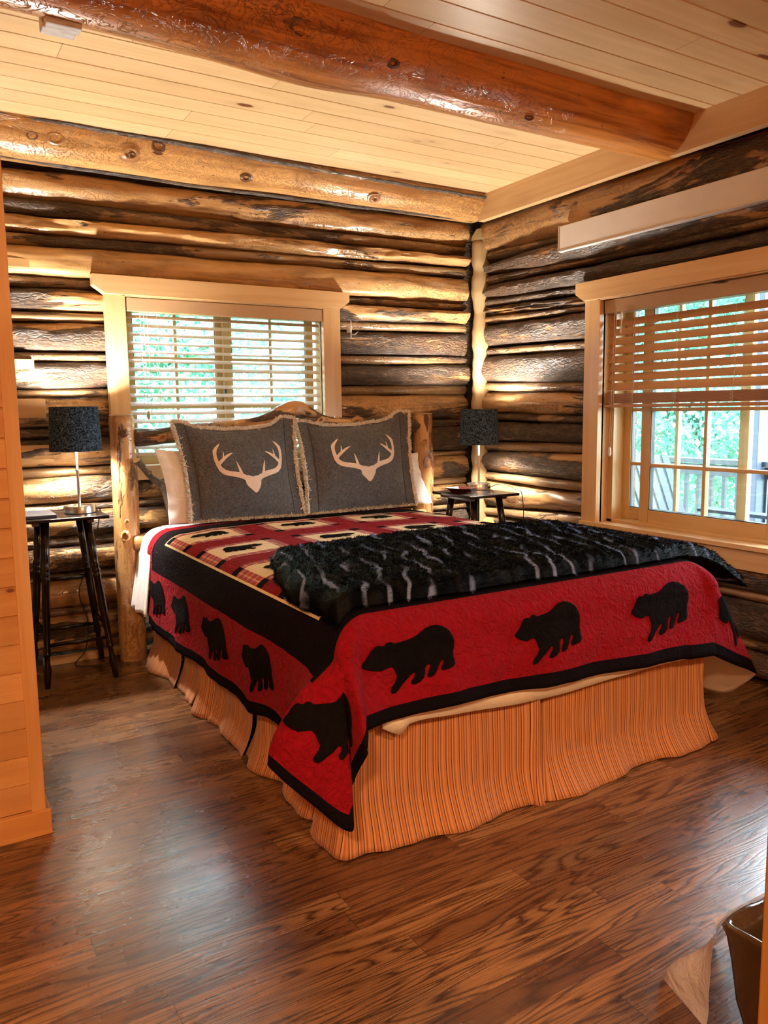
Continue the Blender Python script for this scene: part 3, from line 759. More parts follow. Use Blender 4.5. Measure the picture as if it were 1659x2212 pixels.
# leafy trees and bushes
def leaf_mat(name, c, c2):
    t = NT(name); o = t.obj(); n = t.noise(o, 1.7, 3); n2 = t.noise(o, 40, 1)
    col = t.mix(t.maprange(t.math('ADD', t.math('MULTIPLY', n, .5), t.math('MULTIPLY', n2, .5)), .38, .6), c, c2)
    t.set(Base_Color=col, Roughness=.5)
    t.n.remove(t.n[t.p.name]) if False else None
    tl = t.node('ShaderNodeBsdfTranslucent', {'Color': col})
    t.l.new(t.node('ShaderNodeMixShader', {0: .45, 1: t.p.outputs[0], 2: tl}), t.out.inputs[0]); return t.mat
LEAF = leaf_mat('leaves', (.09,.25,.21), (.26,.52,.42)); LEAF2 = leaf_mat('light_leaves', (.20,.50,.38), (.45,.75,.60))
TRUNK = plain('tree_bark', (.25,.22,.18), .9, bumps=.6, bscale=20)
def crown(blobs, n, size, mat, name, parent, seed):
    rs = np.random.RandomState(seed); V = []
    tot = sum(b[3]**2 for b in blobs)
    for cx, cy, cz, r in blobs:
        m = int(n*r*r/tot); d = rs.normal(size=(m, 3)); d /= np.linalg.norm(d, axis=1)[:, None]
        c = np.array([cx, cy, cz])+d*(r*rs.uniform(.45, 1.05, m)**.6)[:, None]*np.array([1, 1, .85])
        a = rs.normal(size=(m, 3)); a /= np.linalg.norm(a, axis=1)[:, None]; b = np.cross(a, rs.normal(size=(m, 3))); b /= np.linalg.norm(b, axis=1)[:, None]
        s = size*rs.uniform(.6, 1.3, m)[:, None]
        V.append(np.stack([c-a*s, c+b*s*.5, c+a*s, c-b*s*.5], 1).reshape(-1, 3))
    V = np.concatenate(V); q = len(V)//4
    me = bpy.data.meshes.new(name); me.vertices.add(len(V)); me.vertices.foreach_set('co', V.astype(np.float32).ravel())
    me.loops.add(4*q); me.loops.foreach_set('vertex_index', np.arange(4*q, dtype=np.int32)); me.polygons.add(q)
    me.polygons.foreach_set('loop_start', np.arange(0, 4*q, 4, dtype=np.int32)); me.polygons.foreach_set('loop_total', np.full(q, 4, dtype=np.int32))
    me.materials.append(mat); me.update(); me.validate()
    o = bpy.data.objects.new(name, me); COL.objects.link(o); o.parent = parent; o.matrix_parent_inverse = parent.matrix_basis.inverted(); return o
TREES = [(2.1, 9.0, 1.9, 1, 'leafy green tree behind the left half of the back window'), (5.6, 10.2, 1.9, 1, 'leafy green tree behind the right half of the back window'),
         (9.5, 7.2, 1.9, 0, 'pale leafy tree beyond the deck at the left of the right window'), (10.2, 3.2, 1.9, 0, 'leafy tree beyond the deck railing in the right window')]
for i, (x, y, R, mt, lab) in enumerate(TREES):
    t = empty('leafy_tree', (x, y, -.7), lab, 'tree', 'trees outside the windows')
    rs = random.Random(i+3); blobs = [(x+rs.uniform(-1, 1)*R*.75, y+rs.uniform(-1, 1)*R*.5, rs.uniform(-.1, 3.6), R*rs.uniform(.38, .62)) for _ in range(14)]
    crown(blobs, 40000, .052, (LEAF, LEAF2)[mt], 'foliage', t, i)
    pts = catmull([(x, y, -.7), (x+.1, y-.1, .4), (x-.15, y+.1, 1.6), (x+.1, y, 3.0)], 6)
    MB().tube(pts, [.13*(1-.7*k/(len(pts)-1)) for k in range(len(pts))], 10).tube(catmull([(x, y, .8), (x-.6, y-.3, 1.6), (x-1.1, y-.5, 2.0)], 5), .05, 8).tube(catmull([(x, y, 1.2), (x+.6, y-.4, 1.7), (x+1.0, y-.5, 2.5)], 5), .04, 8).build('trunk', TRUNK, t, smooth=True)
# eaves over the house so that sun and sky only reach the room through the windows
MB().box((-3, -3.2, 2.78), (5.3, 4.95, 2.9)).build('roof', DECKM, kind='structure')
# ------------------------------------------------------------------ bed : log frame
bed = empty('log_bed', (1.79, 3.0, 0), 'rustic log bed frame with two peeled log posts and a gnarled log headboard rail', 'bed')
def post(x, y, h, r, seed, knots):
    N = 70; pts = []; rad = []
    for i in range(N+1):
        z = h*i/N; pts.append((x+.010*nz(z*1.6, seed), y+.008*nz(z*1.9, seed+5), z)); e = 1-.12*max(0, 1-(h-z)/.012) if h-z < .012 else 1
        rad.append((r*(1.0+.10*(1-z/h))+.005*nz(z*4, seed+2))*e)
    mb = MB().tube(pts, rad, 36, fn=lambda i, th, p: 1+.05*nz(p.z*2.2, cos(th)*1.3+seed, sin(th)*1.3)+.02*nz(p.z*7, cos(th)*4, sin(th)*4+seed))
    o = mb.build('headboard_post', POSTM, bed, smooth=True, label=None); o['bark'] = .40; o.data.set_sharp_from_angle(angle=radians(55))
    MB().lathe([(r*.97, -.004), (r*.9, .004), (r*.4, .006), (.001, .006)], (x+.010*nz(h*1.6, seed), y+.008*nz(h*1.9, seed+5), h), 28).build('post_top', SAWN, o, smooth=True)
    for a, z, kr, m, hh in knots:
        n = Vector((sin(a), -cos(a), 0)); knot(o, Vector((x, y, z))+n*r*.97, n, kr, m, long=(0,0,1), h=hh, asp=1.2)
    return o
PALEK = plain('pale_peg_wood', (.55,.34,.15), .4, coat=.4, bumps=.3)
pL = post(.945, 4.12, 1.268, .062, 2, [(-.1,1.18,.014,KNOTM,.03),(-.35,.66,.022,PALEK,.09),(.15,.335,.028,KNOTL,.015),(.3,.16,.028,KNOTL,.015),(-.2,.73,.012,PALEK,.03),(.35,.95,.012,KNOTM,.02)])
pR = post(2.785, 4.12, 1.255, .062, 11, [(-.4,1.08,.020,PALEK,.05),(.35,1.0,.022,KNOTM,.02),(.1,.95,.03,KNOTM,.01)])
# gnarled top rail, double: thick left part, hump, right part
path = [(x*1.012,y+.06,z) for x,y,z in [(.90,4.06,1.150),(1.05,4.05,1.152),(1.20,4.05,1.165),(1.38,4.05,1.185),(1.55,4.06,1.195),(1.70,4.05,1.225),(1.80,4.04,1.268),(1.88,4.03,1.290),(1.95,4.04,1.262),(2.05,4.05,1.215),(2.2,4.05,1.198),(2.4,4.06,1.192),(2.6,4.06,1.185),(2.76,4.06,1.18)]]
pp_ = catmull(path, 9); mb = MB(); N = len(pp_)
mb.tube(pp_, [.042+.008*nz(i*.11, 4)+(.010*math.exp(-((p.x-1.87)/.06)**2))-(.022 if p.x < 1.0 else 0) for i, p in enumerate(pp_)], 28, fn=lambda i, th, p: 1+.20*nz(p.x*3.5, cos(th)*1.8, sin(th)*1.8)+.07*nz(p.x*14, cos(th)*4, sin(th)*4))
hr = mb.build('headboard_rail', RAILM, bed, smooth=True); hr['bark'] = .56
for x, z, r, m in ((1.86,1.30,.022,KNOTM),(2.02,1.235,.013,PALEK),(1.76,1.25,.012,KNOTM),(2.25,1.215,.022,KNOTL),(1.12,1.16,.013,KNOTL)):
    knot(hr, (x*1.012, 4.066, z-.008), (0,-1,.25), r, m, long=(1,0,.5), h=.02)
path = [(.96,4.07,.62),(1.3,4.07,.60),(1.8,4.08,.62),(2.3,4.07,.60),(2.76,4.07,.62)]
mb = MB().tube(catmull(path, 8), .04, 18, fn=lambda i, th, p: 1+.1*nz(p.x*3, th)); o = mb.build('lower_rail', RAILM, bed, smooth=True); o['bark'] = .45
for x in (1.25, 1.52, 1.80, 2.08, 2.36):
    mb = MB().tube(catmull([(x,4.07,.60),(x+.02,4.07,.85),(x-.01,4.07,1.1),(x,4.06,1.19)], 6), .020, 12, fn=lambda i, th, p: 1+.2*nz(p.z*6, th+x)); o = mb.build('spindle', POSTM, bed, smooth=True); o['bark'] = .4
for x, z in ((1.545, 1.222), (2.165, 1.245)):     # little peg ends standing above the rail
    MB().lathe([(.014,-.05),(.015,-.004),(.012,.004),(.001,.006)], (x, 4.10, z), 14).build('peg', PALEK, bed, smooth=True)
# crooked branch off the left post
bp = catmull([(.992,4.035,1.040),(1.020,4.045,1.010),(1.066,4.05,.950),(1.118,4.05,.905),(1.138,4.05,.845),(1.158,4.055,.77),(1.18,4.07,.62)], 7)
o = MB().tube(bp, [.019-.003*sin(i*.12)+.003*nz(i*.4, 3) for i in range(len(bp))], 14, fn=lambda i, th, p: 1+.12*nz(p.z*20, th)).tube(catmull([(1.03,4.04,1.0),(1.04,4.02,.985),(1.045,4.005,.98)], 3), .012, 10).build('branch', log_mat('branch_wood', 'Z', base=(.30,.19,.10), base2=(.16,.09,.045), bark=(.10,.07,.045)), bed, smooth=True); o['bark'] = .5
MB().lathe([(.0185,-.001),(.016,.002),(.001,.003)], bp[0]+Vector((-.002,-.003,.003)), 14, axis=(-.5,-.25,.75)).build('branch_end', PALEK, o, smooth=True)
# hidden side rails and slats that carry the mattress
for x in (1.05, 2.52):
    MB().tube([(x, 4.07, .27), (x, 1.98, .27)], .045, 14).build('side_rail', RAILM, bed, smooth=True)
for x in (1.09, 2.50):
    MB().tube([(x, 1.98, 0), (x, 1.98, .30)], .04, 12).build('foot', RAILM, bed, smooth=True)
MB().box((1.02, 1.95, .29), (2.56, 4.0, .315)).build('slats', PINE['X'], bed)

X0, X1, Y0, Y1, ZT, RHO = .985, 2.60, 1.86, 4.0, .705, .12
WHITECLOTH = fabric('white_cotton', (.80,.80,.82), (.70,.70,.74), weave=700, wb=.2, crinkle=.18, cs=9, sheen=.1)
CREAMCLOTH = fabric('cream_cotton', (.70,.62,.50), (.62,.53,.42), weave=700, wb=.2, crinkle=.12, cs=9, sheen=.1)
B((1.03, 1.93, .32), (2.555, 4.04, .455), 'box_spring', CREAMCLOTH, bevel=.03, label='cream fabric box spring carried by the log bed frame, under the mattress', cat='box spring')
B((1.03, 1.93, .46), (2.555, 4.04, .685), 'mattress', WHITECLOTH, bevel=.085, label='thick white mattress on the log bed under the red quilt', cat='mattress')

# ------------------------------------------------------------------ quilt
WA = (X1-RHO)-(X0+RHO)            # flat width between arc starts
S_L, S_F, S_R = .543, .39, .66    # overhang lengths measured from arc start
LARC = RHO*pi/2
# hem rails : key = flat coordinate, value = (x, y, z)
YL = 3.90
left_rail = [(0.0,.830,1.985,.290),(.10,.905,2.06,.262),(.22,.955,2.16,.250),(.42,.968,2.34,.262),(.60,.955,2.52,.232),(.80,.97,2.72,.238),(1.0,.955,2.92,.236),(1.2,.965,3.12,.245),(1.4,.95,3.32,.243),(1.6,.962,3.52,.240),(1.80,.955,3.72,.245),(1.95,.965,3.86,.255)]
foot_rail = [(0.0,1.030,1.800,.400),(.10,1.135,1.822,.402),(.30,1.335,1.800,.408),(.50,1.535,1.822,.398),(.70,1.735,1.795,.390),(.90,1.935,1.815,.385),(1.10,2.14,1.797,.376),(1.30,2.34,1.812,.366),(1.40,2.46,1.80,.352),(WA,2.545,1.812,.345)]
# left front corner : parameter runs along the hem from the side to the foot edge
cl_rail = [(0.0,.830,1.985,.290),(.10,.770,1.890,.325),(.24,.850,1.810,.240),(.39,.950,1.755,.150),(.54,.968,1.790,.255),(.75,.975,1.715,.385),(.933,1.030,1.800,.400)]
cr_rail = [(0.0,2.545,1.812,.345),(.17,2.70,1.83,.275),(.36,2.86,1.85,.21),(.48,2.905,1.88,.182),(.66,2.93,2.03,.06),(.86,2.76,2.12,.12),(1.05,2.68,2.2,.14)]
def hem_right(b): return (2.675+.01*sin(b*11), 1.98+b+.22*math.exp(-b/.3), .14)
def quilt_map(a, b, off=0.0):
    """flat quilt coordinates -> 3D. a: 0..WA across the top (left to right), b: from foot arc start towards the head"""
    xa, yb = X0+RHO, Y0+RHO
    da = -a if a < 0 else (a-WA if a > WA else 0); db = -b if b < 0 else 0
    if da == 0 and db == 0:
        x, y = xa+a, yb+b
        edge = min(a, WA-a, b)
        z = ZT+.02*(1-math.exp(-max(edge, 0)/.25))+.004*nz(x*4, y*4, 1)+.0025*nz(x*11, y*11, 7)
        return Vector((x, y, z+off))
    r = sqrt(da*da+db*db); dx, dy = da/r, db/r; left = a < 0
    if db == 0:
        E = Vector((xa if left else xa+WA, yb+b, ZT)); rm = S_L if left else S_R
        H = Vector(interp_keys(left_rail, b)) if left else Vector(hem_right(b)); D = Vector((-1 if left else 1, 0, 0)); q = b
    elif da == 0:
        E = Vector((xa+a, yb, ZT)); rm = S_F; H = Vector(interp_keys(foot_rail, a)); D = Vector((0, -1, 0)); q = 7+a
    else:
        SA = S_L if left else S_R
        E = Vector((xa if left else xa+WA, yb, ZT)); k = min(SA/da, S_F/db); rm = r*k
        ha, hb = da*k, db*k
        if left: par = hb if hb < S_F-1e-6 and abs(ha-SA) < 1e-6 else S_F+(SA-ha)
        else: par = ha if abs(hb-S_F) < 1e-6 and ha < SA-1e-6 else None
        if left: H = Vector(interp_keys(cl_rail, par)); q = 3+par
        else:
            par = ha if abs(hb-S_F) < 1e-6 else SA+(S_F-hb)
            H = Vector(interp_keys(cr_rail, par)); q = 5+par
        D = Vector((-dx if left else dx, -dy, 0))
    sg = -1 if a < WA/2 else 1; inn = a if sg < 0 else WA-a; K = .06
    if db == 0: SH = Vector((0, -K*math.exp(-b/.15), 0))
    elif da == 0: SH = Vector((sg*K*math.exp(-inn/.15), 0, 0))
    else: SH = Vector((sg*K*dy, -K*dx, 0))
    if r <= LARC:
        ph = r/RHO; P = E+D*RHO*sin(ph)+Vector((0,0,-RHO*(1-cos(ph))))+SH*sin(ph)**2; N = D*sin(ph)+Vector((0,0,cos(ph)))
        return P+N*off
    S = E+D*RHO-Vector((0,0,RHO))+SH; f = (r-LARC)/(rm-LARC)
    fh = f if (da == 0 or a > 0) else f+.9*f*(1-f)*(math.exp(-(b/.16)**2) if db == 0 else 1)*(1 if db == 0 else .35+.65*max(0, dx)); P = Vector((S.x+(H.x-S.x)*fh, S.y+(H.y-S.y)*fh, S.z+(H.z-S.z)*f)); P += D*(.010*nz(q*5, f*1.5, 2)+.006*nz(q*13, f*3, 5))*min(1, f*2.5)
    hd = (H-S); T_ = hd.normalized(); side = Vector((D.y, -D.x, 0)); N = D
    if abs(T_.dot(D)) > .15: N = (D-T_*T_.dot(D)).normalized()
    return P+N*off

# pattern in flat coordinates
PA0 = -.10; PB0 = .10                  # panel (inside piping) starts
BAW, SASHA = .345, .105; BBW, SASHB = .29, .14; CN = .045
NB_A, NB_B = 4, 4
PA1 = PA0+NB_A*BAW+(NB_A-1)*SASHA; PB1 = PB0+NB_B*BBW+(NB_B-1)*SASHB
PIP = .010; BND = .145; HEM = .042
A0, A1, B0, B1 = -S_L, WA+S_R, -S_F, YL-(Y0+RHO)
la = {A0, A0+HEM, PA0-PIP-BND, PA0-PIP, PA0, PA1, PA1+PIP, min(PA1+PIP+BND, A1), A1-HEM, A1, 0, WA, -LARC, WA+LARC}
lb = {B0, B0+HEM, PB0-PIP-BND, PB0-PIP, PB0, PB1, PB1+PIP, PB1+PIP+BND, B1, 0, -LARC}
for i in range(NB_A):
    s = PA0+i*(BAW+SASHA); la |= {s, s+CN, s+BAW-CN, s+BAW}
for j in range(NB_B):
    s = PB0+j*(BBW+SASHB); lb |= {s, s+CN, s+BBW-CN, s+BBW}
def refine(st, step):
    st = sorted(st); out = [st[0]]
    for q in st[1:]:
        if q-out[-1] < 1e-4: continue
        n = max(1, int(math.ceil((q-out[-1])/step))); o0 = out[-1]
        out += [o0+(q-o0)*(k+1)/n for k in range(n)]
    return out
ga, gb = refine(la, .016), refine(lb, .016)
RED = fabric('red_cotton', (.23,.006,.013), (.155,.004,.008), weave=800, wb=.3, crinkle=.7, cs=22, sheen=.02, mott=.6, spec=.03)
QBLK = fabric(spec=.02, name='black_quilt_cotton', c= (.005,.004,.005), c2=(.010,.006,.009), weave=800, wb=.3, crinkle=.35, cs=30, sheen=0, stretchv=(12,.8,.8))
QCREAM = fabric('cream_quilt_cotton', (.68,.56,.34), (.60,.47,.26), weave=800, wb=.3, crinkle=.45, cs=26, sheen=.1)
PLAID = fabric('red_plaid_cotton', (.34,.030,.030), (.26,.02,.02), weave=800, wb=.3, crinkle=.45, cs=26, sheen=.1, plaid=((.62,.42,.24), (.12,.010,.015)))
QBACK = fabric('quilt_backing', (.66,.55,.45), (.60,.50,.41), weave=700, wb=.2, crinkle=.1)
M_RED, M_BLK, M_CREAM, M_PLAID, M_BACK = range(5)
def pat(a, b):
    if a < A0+HEM or a > A1-HEM or b < B0+HEM: return M_BLK
    if PA0 < a < PA1 and PB0 < b < PB1:
        ia = (a-PA0)/(BAW+SASHA); ib = (b-PB0)/(BBW+SASHB)
        fa = (ia-int(ia))*(BAW+SASHA); fb = (ib-int(ib))*(BBW+SASHB)
        if fa < BAW and fb < BBW:
            ca = fa < CN or fa > BAW-CN; cb_ = fb < CN or fb > BBW-CN
            return M_BLK if ca and cb_ else (M_PLAID if ca or cb_ else M_CREAM)
        return M_RED
    if PA0-PIP < a < PA1+PIP and PB0-PIP < b < PB1+PIP: return M_CREAM
    if PA0-PIP-BND < a < PA1+PIP+BND and PB0-PIP-BND < b < PB1+PIP+BND: return M_BLK
    return M_RED
mb = MB(); mb.grid([[quilt_map(a, b) for b in gb] for a in ga], mi=lambda i, j: pat((ga[i]+ga[i+1])/2, (gb[j]+gb[j+1])/2))
uvs = np.array([(a, b) for a in ga for b in gb])
quilt = mb.build('quilt', [RED, QBLK, QCREAM, PLAID, QBACK], smooth=True, uvs=uvs, label='red and black patchwork quilt with black bears hanging over the log bed', cat='quilt')
sm = quilt.modifiers.new('thick', 'SOLIDIFY'); sm.thickness = .007; sm.offset = -1; sm.material_offset = 10
# check orientation : normals must face out
BEAR = [(133,597),(141,584),(150,575),(158,560),(165,545),(174,535),(185,530),(196,533),(205,535),(210,527),(220,524),(230,526),(236,532),(255,531),(275,529),(295,525),(312,519),(330,508),(348,497),(366,492),(383,491),(400,495),(416,503),(430,513),(441,527),(449,545),(455,566),(457,590),(454,612),(458,632),(465,652),(467,664),(460,674),(442,679),(424,681),(414,677),(414,667),(420,655),(421,642),(415,634),(409,642),(404,655),(399,675),(391,692),(379,699),(366,697),(364,686),(369,670),(372,652),(366,643),(356,646),(351,658),(354,675),(351,695),(338,709),(320,716),(307,711),(308,698),(317,686),(320,672),(313,665),(303,674),(290,690),(274,705),(262,720),(250,730),(236,731),(231,722),(238,706),(250,690),(255,670),(247,650),(241,635),(232,623),(215,624),(195,630),(170,622),(148,611)]
BW_ = 334.0
def tess(poly, step):
    """triangulate a flat polygon and cut it by a grid; returns verts, faces"""
    bm = bmesh.new(); vs = [bm.verts.new((x, y, 0)) for x, y in poly]
    tris = geometry.tessellate_polygon([[Vector((x, y, 0)) for x, y in poly]])
    for t3 in tris:
        try: bm.faces.new([vs[i] for i in t3])
        except ValueError: pass
    xs = [p[0] for p in poly]; ys = [p[1] for p in poly]
    for ax, lo, hi in ((0, min(xs), max(xs)), (1, min(ys), max(ys))):
        q = lo+step
        while q < hi:
            co = [0,0,0]; no = [0,0,0]; co[ax] = q; no[ax] = 1
            bmesh.ops.bisect_plane(bm, geom=bm.verts[:]+bm.edges[:]+bm.faces[:], plane_co=co, plane_no=no); q += step
    bmesh.ops.recalc_face_normals(bm, faces=bm.faces)
    bm.verts.index_update(); V = [v.co.copy() for v in bm.verts]; F = [tuple(v.index for v in f.verts) for f in bm.faces]
    # make all faces counter clockwise in the plane
    out = []
    for f in F:
        a = sum(V[f[i]].x*V[f[(i+1)%len(f)]].y-V[f[(i+1)%len(f)]].x*V[f[i]].y for i in range(len(f)))
        if a != 0: out.append(f if a > 0 else tuple(reversed(f)))
    bm.free(); return V, out
def bear_at(name, fn, size, parent, mat, flip=False, step=.016, lab=None, sy=1.0):
    """fn(u,v)->3D; u right, v up, centred"""
    poly = [(((x-300)/BW_)*size*(-1 if flip else 1), (-(y-611)/BW_)*size*sy) for x, y in BEAR]
    V, F = tess(poly, step)
    mb = MB().add([fn(p.x, p.y) for p in V], F)
    o = mb.build(name, mat, parent, smooth=True, label=lab)
    s = o.modifiers.new('thick', 'SOLIDIFY'); s.thickness = .002; s.offset = 1
    return o
BEARM = fabric('black_bear_flannel', (.004,.0035,.004), (.012,.008,.009), rough=.95, weave=500, wb=.5, crinkle=.25, cs=18, sheen=0, spec=.02)
OFF = .0022
# foot drop : u -> a, v -> b (up is towards the bed top)
for ax_, in ((.137,), (.645,), (1.165,)):
    bear_at('bear_applique', lambda u, v: quilt_map(ax_+u, -.222+v, OFF), .285, quilt, BEARM, sy=.88, lab='black bear patch')
# left drop : seen from the left, right is towards the foot
for yc in (2.49, 2.93, 3.36, 3.74):
    bear_at('bear_applique', lambda u, v: quilt_map(-.375+v, yc-Y0-RHO-u, OFF), .285, quilt, BEARM, sy=.9, lab='black bear patch')
# corner squares
bear_at('bear_applique', lambda u, v: quilt_map(-.315+.81*v+.58*u, -.185+.58*v-.81*u, OFF) , .27, quilt, BEARM, lab='black bear patch')
bear_at('bear_applique', lambda u, v: quilt_map(WA+.20-.42*v+.91*u, -.215+.91*v+.42*u, OFF) , .27, quilt, BEARM, lab='black bear patch')
# small bears on the cream blocks
for i in range(NB_A):
    for j in range(NB_B):
        ca = PA0+i*(BAW+SASHA)+BAW/2; cb2 = PB0+j*(BBW+SASHB)+BBW/2
        bear_at('small_bear_applique', lambda u, v: quilt_map(ca+u, cb2+v, OFF), .175, quilt, BEARM, flip=(j % 2 == 0), step=.03, sy=.85)
B((2.80, 2.015, .165), (2.835, 2.018, .185), 'care_tag', CREAMCLOTH, quilt, bevel=0) if False else None

# ------------------------------------------------------------------ white sheet : shows at the head end left and under the foot hem
mb = MB(); P = []
for i in range(26):
    y = 3.84+.21*i/25; row = []
    for k in range(26):
        s = k/25; r = s*(.475+.006*sin(i*.5)); a = r/.115
        if a < pi/2: x = 1.10-.115*sin(a); z = .694-.115*(1-cos(a))
        else: x = .985-.035*(r-.18)/.3-.006*sin(i*.8)*(s**2)-.02*(i/25)*s; z = .579-(r-.18)
        row.append((x, y, z))
    P.append(row)
mb.grid(P)
P = [[(1.10+1.4*i/30, 3.84+.20*k/6, .696+.004*nz(i*.4, k*.5)) for k in range(7)] for i in range(31)]
mb.grid([list(reversed(r)) for r in P])
sheet = mb.build('bed_sheet', WHITECLOTH, smooth=True, solid=.003, label='white bed sheet under the quilt, hanging out beside the left headboard post', cat='bed sheet')
mb = MB(); P = []
for i in range(50):
    x = 1.10+1.44*i/49; zb = interp_keys([(1.1,.376),(1.14,.352),(1.165,.345),(1.19,.372),(1.35,.365),(1.6,.345),(1.8,.340),(2.1,.35),(2.54,.345)], x)[0]
    P.append([(x, 1.868+.012*nz(x*5, q*2)-.03*(1-q/6)*(1 if q < 3 else .2), zb+(.60-zb)*q/6) for q in range(7)])
mb.grid([list(reversed(r)) for r in P])
mb.build('blanket_edge', CREAMCLOTH, smooth=True, solid=.003, label='pale blanket edge showing between the quilt hem and striped skirt at the bed foot', cat='blanket')

# ------------------------------------------------------------------ bed skirt (striped valance)
def stripe_mat():
    t = NT('striped_ticking'); u = t.sep(t.uv())[0]; o = t.obj()
    f = t.math('FRACT', t.math('DIVIDE', u, .046))
    st = t.ramp(f, [(0,(.44,.17,.055)),(.14,(.08,.014,.008)),(.20,(.52,.26,.11)),(.30,(.34,.11,.035)),(.40,(.44,.17,.055)),(.54,(.10,.02,.012)),(.60,(.50,.25,.11)),(.70,(.30,.09,.03)),(.80,(.46,.19,.07)),(.90,(.52,.27,.13)),(.95,(.38,.14,.05))], 'CONSTANT')
    n = t.noise(o, 300, 2); col = t.mix(t.maprange(n, .4, .7, 0, .08), st, (.62,.36,.18))
    t.set(Base_Color=col, Roughness=.85, Sheen_Weight=.1, Specular_IOR_Level=.2)
    w = t.noise(t.mul(o, (1,1,.5)), 9, 3, .5, .6); t.set(Normal=t.bump(w, .35, .02)); return t.mat
STRIPE = stripe_mat()
def skirt_panel(pts, zt, name, parent, u0=0, flare=.05, wave=.017, seed=0, lab=None, zb=None, ns=None):
    """pts: plan polyline at the top, right-hand side is outward"""
    cp = catmull([Vector((x, y, 0)) for x, y in pts], 14) if len(pts) > 2 else [Vector((pts[0][0], pts[0][1], 0)).lerp(Vector((pts[1][0], pts[1][1], 0)), k/60) for k in range(61)]
    P = []; U = []; u = u0
    for i, p in enumerate(cp):
        if i: u += (p-cp[i-1]).length
        t_ = (cp[min(i+1, len(cp)-1)]-cp[max(i-1, 0)]).normalized(); n = Vector((t_.y, -t_.x, 0)); row = []
        for k in range(26):
            s = k/25; z = zt*(1-s)
            fl = flare*(.25*s+.75*max(0, (s-.72)/.28)**1.6)*(1+.5*nz(u*3, seed))
            fl *= 1-.65*math.exp(-((p.x-1.0)**2+(p.y-1.9)**2)/.03)
            wv = wave*s*(nz(u*7, s*1.2, seed)*1.6+.6*nz(u*16, s*2, seed+3))
            hemz = .004+.010*max(0, nz(u*6, seed+9))*s
            row.append(p+n*(fl+wv)+Vector((0, 0, max(z, 0)+hemz)))
        P.append(row)
    uc = u0
    for i in range(len(P)):
        if i: uc += ((P[i][14]-P[i-1][14]).length+(P[i][24]-P[i-1][24]).length)/2
        for k in range(26): U.append((uc+.010*nz(uc*4, k*.12, seed+5)*k/25, zt*(1-k/25)))
    mb = MB().grid([list(reversed(r)) for r in P]); uu = []
    for i in range(len(P)): uu += list(reversed(U[i*26:(i+1)*26]))
    return mb.build(name, STRIPE, parent, smooth=True, uvs=np.array(uu), solid=.0015)
sk = empty('bed_skirt', (1.79, 2.9, 0), 'orange and brown striped cloth bed skirt hanging to the floor below the red quilt', 'bed skirt')
# outward = right of travel direction ; travel along the foot from right to left would face -y ... use helper orders
Z_ = .44
def left_pan(y0, y1, x=.985, **k): skirt_panel([(x+k.pop('dx0', 0), y0), (x+.01*sin(y0*9), y0*.66+y1*.34), (x-.01*sin(y1*7), y0*.33+y1*.67), (x+k.pop('dx1', 0), y1)], Z_, 'side_panel', sk, **k)
left_pan(4.04, 3.54, x=1.045, seed=1, flare=.06, u0=0); left_pan(3.56, 3.28, x=1.035, seed=7, flare=.05, u0=.2, dx0=.03); left_pan(3.30, 3.08, x=1.03, seed=4, flare=.05, u0=.5, dx1=.05, wave=.02)
left_pan(3.07, 2.66, x=1.035, seed=2, flare=.045, u0=1); left_pan(2.67, 2.30, x=1.035, seed=3, flare=.045, u0=1.5, dx0=.02); left_pan(2.32, 2.04, x=1.025, seed=5, flare=.05, u0=2, dx0=.02, dx1=.045, wave=.014)
# corner panel and foot panels
cpn = [(1.005,2.035),(.985,1.99),(.975,1.93),(.985,1.885),(1.02,1.872),(1.2,1.875),(1.45,1.872),(1.64,1.868),(1.70,1.846)]
skirt_panel(cpn, Z_, 'foot_panel', sk, u0=2.5, flare=.062, wave=.014, seed=12)
skirt_panel([(1.70,1.925),(1.735,1.885),(1.80,1.872),(2.1,1.874),(2.4,1.872),(2.535,1.874)], Z_, 'foot_panel', sk, u0=4, flare=.07, wave=.014, seed=15)
skirt_panel([(2.54,1.874),(2.575,1.90),(2.585,2.2),(2.58,2.9),(2.585,3.5),(2.58,3.95)], Z_, 'side_panel', sk, u0=6, flare=.05, seed=18)
# ------------------------------------------------------------------ black fur throw
def fur_mat():
    t = NT('black_faux_fur'); o = t.obj(); s = t.sep(o)
    wv = t.noise(t.mul(o, (1,1,0)), 5, 3, .5)
    c = t.math('ADD', t.math('SUBTRACT', s[0], t.math('MULTIPLY', s[1], .30)), t.math('MULTIPLY', wv, .16))
    f = t.math('FRACT', t.math('DIVIDE', c, .082))
    sheen_streak = t.maprange(t.math('ABSOLUTE', t.math('SUBTRACT', f, .5)), .05, .13, 1, 0)
    brk = t.maprange(t.noise(t.mul(o, (9, 3.2, 0)), 1.0, 2, .5), .45, .57)
    st = t.math('MULTIPLY', sheen_streak, brk)
    pt = t.maprange(t.noise(t.mul(o, (14, 7, 0)), 1.0, 2, .5), .50, .62)
    col = t.mix(t.math('MULTIPLY', pt, .9), (.0015,.0015,.002), (.010,.0095,.008)); col = t.mix(st, col, (.19,.25,.42))  # streak colour paints the bluish sheen along the ribs
    t.set(Base_Color=col, Roughness=.5, Specular_IOR_Level=.03)
    n = t.noise(t.mul(o, (1,.35,1)), 260, 3, .6); t.set(Normal=t.bump(n, .8, .006)); return t.mat
FUR = fur_mat()
TA0, TA1, TB0, TB1 = -.095, WA+.46, -.035, .80
NA, NBQ = 190, 76
